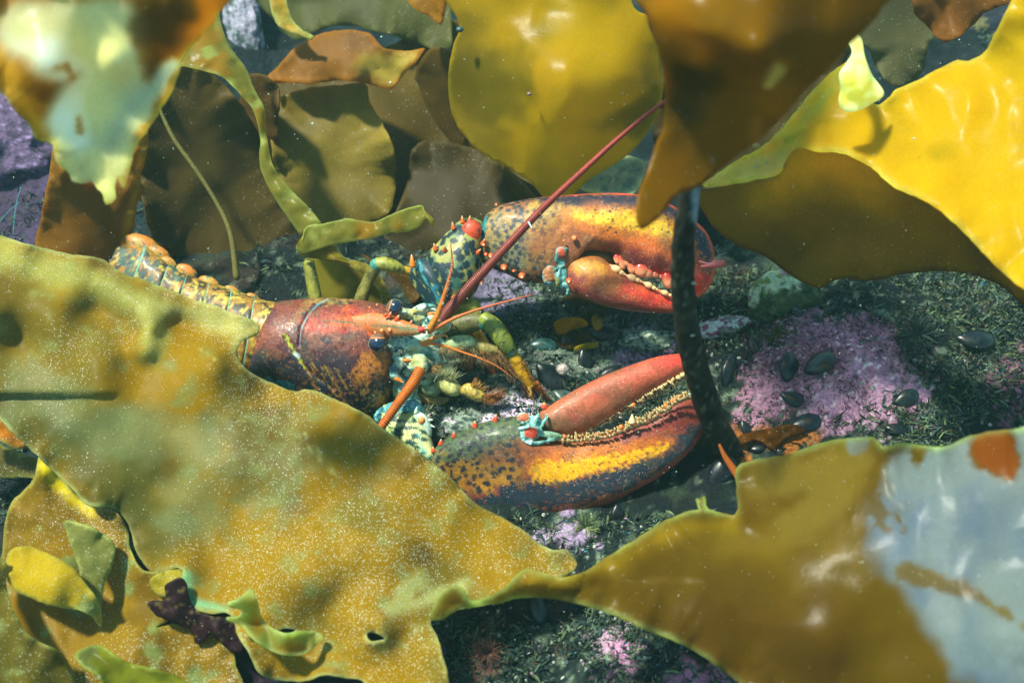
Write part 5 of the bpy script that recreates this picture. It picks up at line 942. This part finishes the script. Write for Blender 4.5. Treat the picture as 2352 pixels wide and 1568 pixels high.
ant("antenna", [[966, 850, 36, 13], [950, 878, 56, 12.5], [925, 912, 78, 11.5], [900, 946, 96, 10.5], [876, 980, 112, 10], [850, 1016, 124, 9.4], [800, 1080, 140, 8.6]], 300, 14, L(186, 100, 22), .10, 6.5, L(176, 84, 30))
ant("antennule", [[986, 758, 62, 8], [998, 736, 70, 7.2], [1008, 715, 76, 6.4], [1024, 668, 88, 5], [1038, 615, 98, 3.2], [1038, 590, 102, 2], [1035, 560, 106, 1]], 130, 10, L(206, 130, 40), .06, 4, L(190, 60, 30))
ant("antennule", [[984, 764, 60, 5.5], [1010, 748, 66, 4.6], [1050, 728, 74, 3.8], [1100, 710, 82, 2.8], [1160, 693, 90, 2], [1222, 677, 96, .9]], 170, 8, L(206, 104, 36), .06, 4, L(196, 76, 40))
ant("antennule", [[968, 791, 30, 6], [985, 783, 36, 6], [1002, 774, 42, 5], [1016, 770, 44, 3.6], [1026, 772, 42, 2.4], [1028, 780, 36, 1]], 60, 8, L(226, 130, 36), .06, 4, L(200, 150, 90))
ant("antennule", [[980, 788, 34, 3.6], [1020, 794, 38, 3], [1060, 808, 40, 2.6], [1095, 820, 40, 2.2], [1140, 840, 36, 1.6], [1176, 866, 30, .8]], 120, 8, L(226, 120, 30), .06, 4, L(190, 110, 60))

# ---- setae
Hh = Acc(); rh = np.random.default_rng(9)
def hairs(p0, p1, n, d, ln, col, wd=.7, spread=.35):
    p0 = np.array(p0, float); p1 = np.array(p1, float); d = np.array(d, float); d /= np.linalg.norm(d)
    for i in range(n):
        b = p0 + (p1 - p0) * rh.random() + rh.normal(size=3) * 2; dd = d + rh.normal(size=3) * spread; dd /= np.linalg.norm(dd); l = ln * rh.uniform(.5, 1.15)
        v, f = tube([[*b, wd], [*(b + dd * l * .5), wd * .8], [*(b + dd * l + np.array([0, 2, 0])), wd * .25]], 4, 3); Hh.add(v, f, L(col) * rh.uniform(.7, 1.2))
hairs((1010, 796, -4), (1090, 800, 0), 150, (.1, 1, .1), 44, (150, 128, 84)); hairs((1100, 806, 0), (1150, 816, 0), 110, (.25, 1, .1), 38, (140, 104, 62)); hairs((1150, 826, -4), (1176, 860, -14), 90, (.6, .9, .1), 30, (130, 92, 56))
hairs((1006, 866, 6), (1040, 876, 12), 90, (.3, -1, .3), 34, (170, 176, 120)); hairs((1080, 886, 12), (1110, 898, 12), 60, (.5, -1, .3), 22, (176, 130, 60)); hairs((1112, 912, 10), (1152, 908, 4), 110, (.8, -.6, .3), 24, (150, 92, 46)); hairs((1120, 918, 8), (1150, 914, 0), 40, (.9, .5, .2), 14, (150, 92, 46))
hairs((1196, 834, -10), (1226, 880, -30), 50, (.9, -.3, .5), 12, (150, 90, 40), .8); hairs((1206, 880, -34), (1218, 925, -60), 70, (-.5, .6, .4), 12, (140, 84, 34), .9); hairs((1232, 884, -40), (1252, 920, -66), 80, (.8, .1, .5), 16, (150, 84, 34), .9); hairs((1212, 884, -30), (1220, 930, -64), 60, (.6, .6, .6), 14, (214, 170, 90), 1)
hairs((915, 800, 16), (960, 815, 12), 120, (.7, .3, .6), 14, (190, 206, 170), .5); hairs((960, 780, 20), (1000, 800, 10), 70, (.6, .6, .6), 14, (190, 190, 140), .5); hairs((975, 850, 20), (1010, 835, 0), 80, (.8, .5, .3), 26, (150, 120, 70)); hairs((1040, 590, 110), (1024, 668, 92), 60, (.9, .2, .4), 8, (190, 180, 140), .35)
hairs((1020, 916, -44), (960, 912, -50), 70, (.2, 1, .2), 14, (176, 150, 84))
Hh.build("setae", M_HAIR, lob)
A = Acc(); v, f = tube([[1610, 612, -30, 3], [1628, 610, -24, 5], [1650, 606, -20, 9], [1664, 602, -20, 6]], 20, 12); A.add(v, f, L(206, 96, 96)); A.add(*tube([[1606, 600, -26, 2], [1630, 606, -22, 3], [1644, 598, -20, 4]], 12, 8), L(206, 120, 120)); tag(A.build("tunicate", M_SOFT), "tiny pink soft animal beside the tip of the upper claw", "sea squirt")
A = Acc(); A.add(*tube([[1214, 510, 142, 2.5], [1222, 524, 146, 2]], 6, 6), L(180, 220, 210)); tag(A.build("sea_louse", M_SOFT), "tiny pale speck of an animal clinging to the long antenna", "sea louse")

# ------------------------------------------------------------------ drifting particles
A = Acc(); rs = np.random.default_rng(11)
for i in range(900):
    x, y = rs.uniform(-40, 2400), rs.uniform(-40, 1600); z0 = max(-500, gz(x, y) + 30) if i % 3 == 0 else -150
    z = rs.uniform(z0, 500 if i % 6 else 1100); r = rs.uniform(.6, 1.7) * (1 if rs.random() > .06 else 2.2)
    A.add(*ball((x, y, z), r, 4, 5, (1, rs.uniform(.5, 1), .8), rs.uniform(0, 180)), L(190, 210, 190))
tag(A.build("drifting_particles", M_SNOW), "white specks drifting in the water", "particles", kind="stuff")

# ------------------------------------------------------------------ hazy water
me = bpy.data.meshes.new("haze"); X0, Y0, Z0, Z1 = 3.2, 3.2, -1.2, .56
vs = [(x, y, z) for z in (Z0, Z1) for y in (-Y0, Y0) for x in (-X0, X0)]
me.from_pydata(vs, [], [(0, 2, 3, 1), (4, 5, 7, 6), (0, 1, 5, 4), (2, 6, 7, 3), (0, 4, 6, 2), (1, 3, 7, 5)])
hz = bpy.data.objects.new("haze", me); COL.objects.link(hz); m, t, o, N = newmat("hazy_water")
pv = N("ShaderNodeVolumePrincipled"); pv.inputs["Color"].default_value = (.36, .78, .72, 1); pv.inputs["Density"].default_value = .055; pv.inputs["Anisotropy"].default_value = .2
t.links.new(pv.outputs[0], o.inputs["Volume"]); me.materials.append(m); tag(hz, "greenish haze of the water", "haze", kind="stuff")
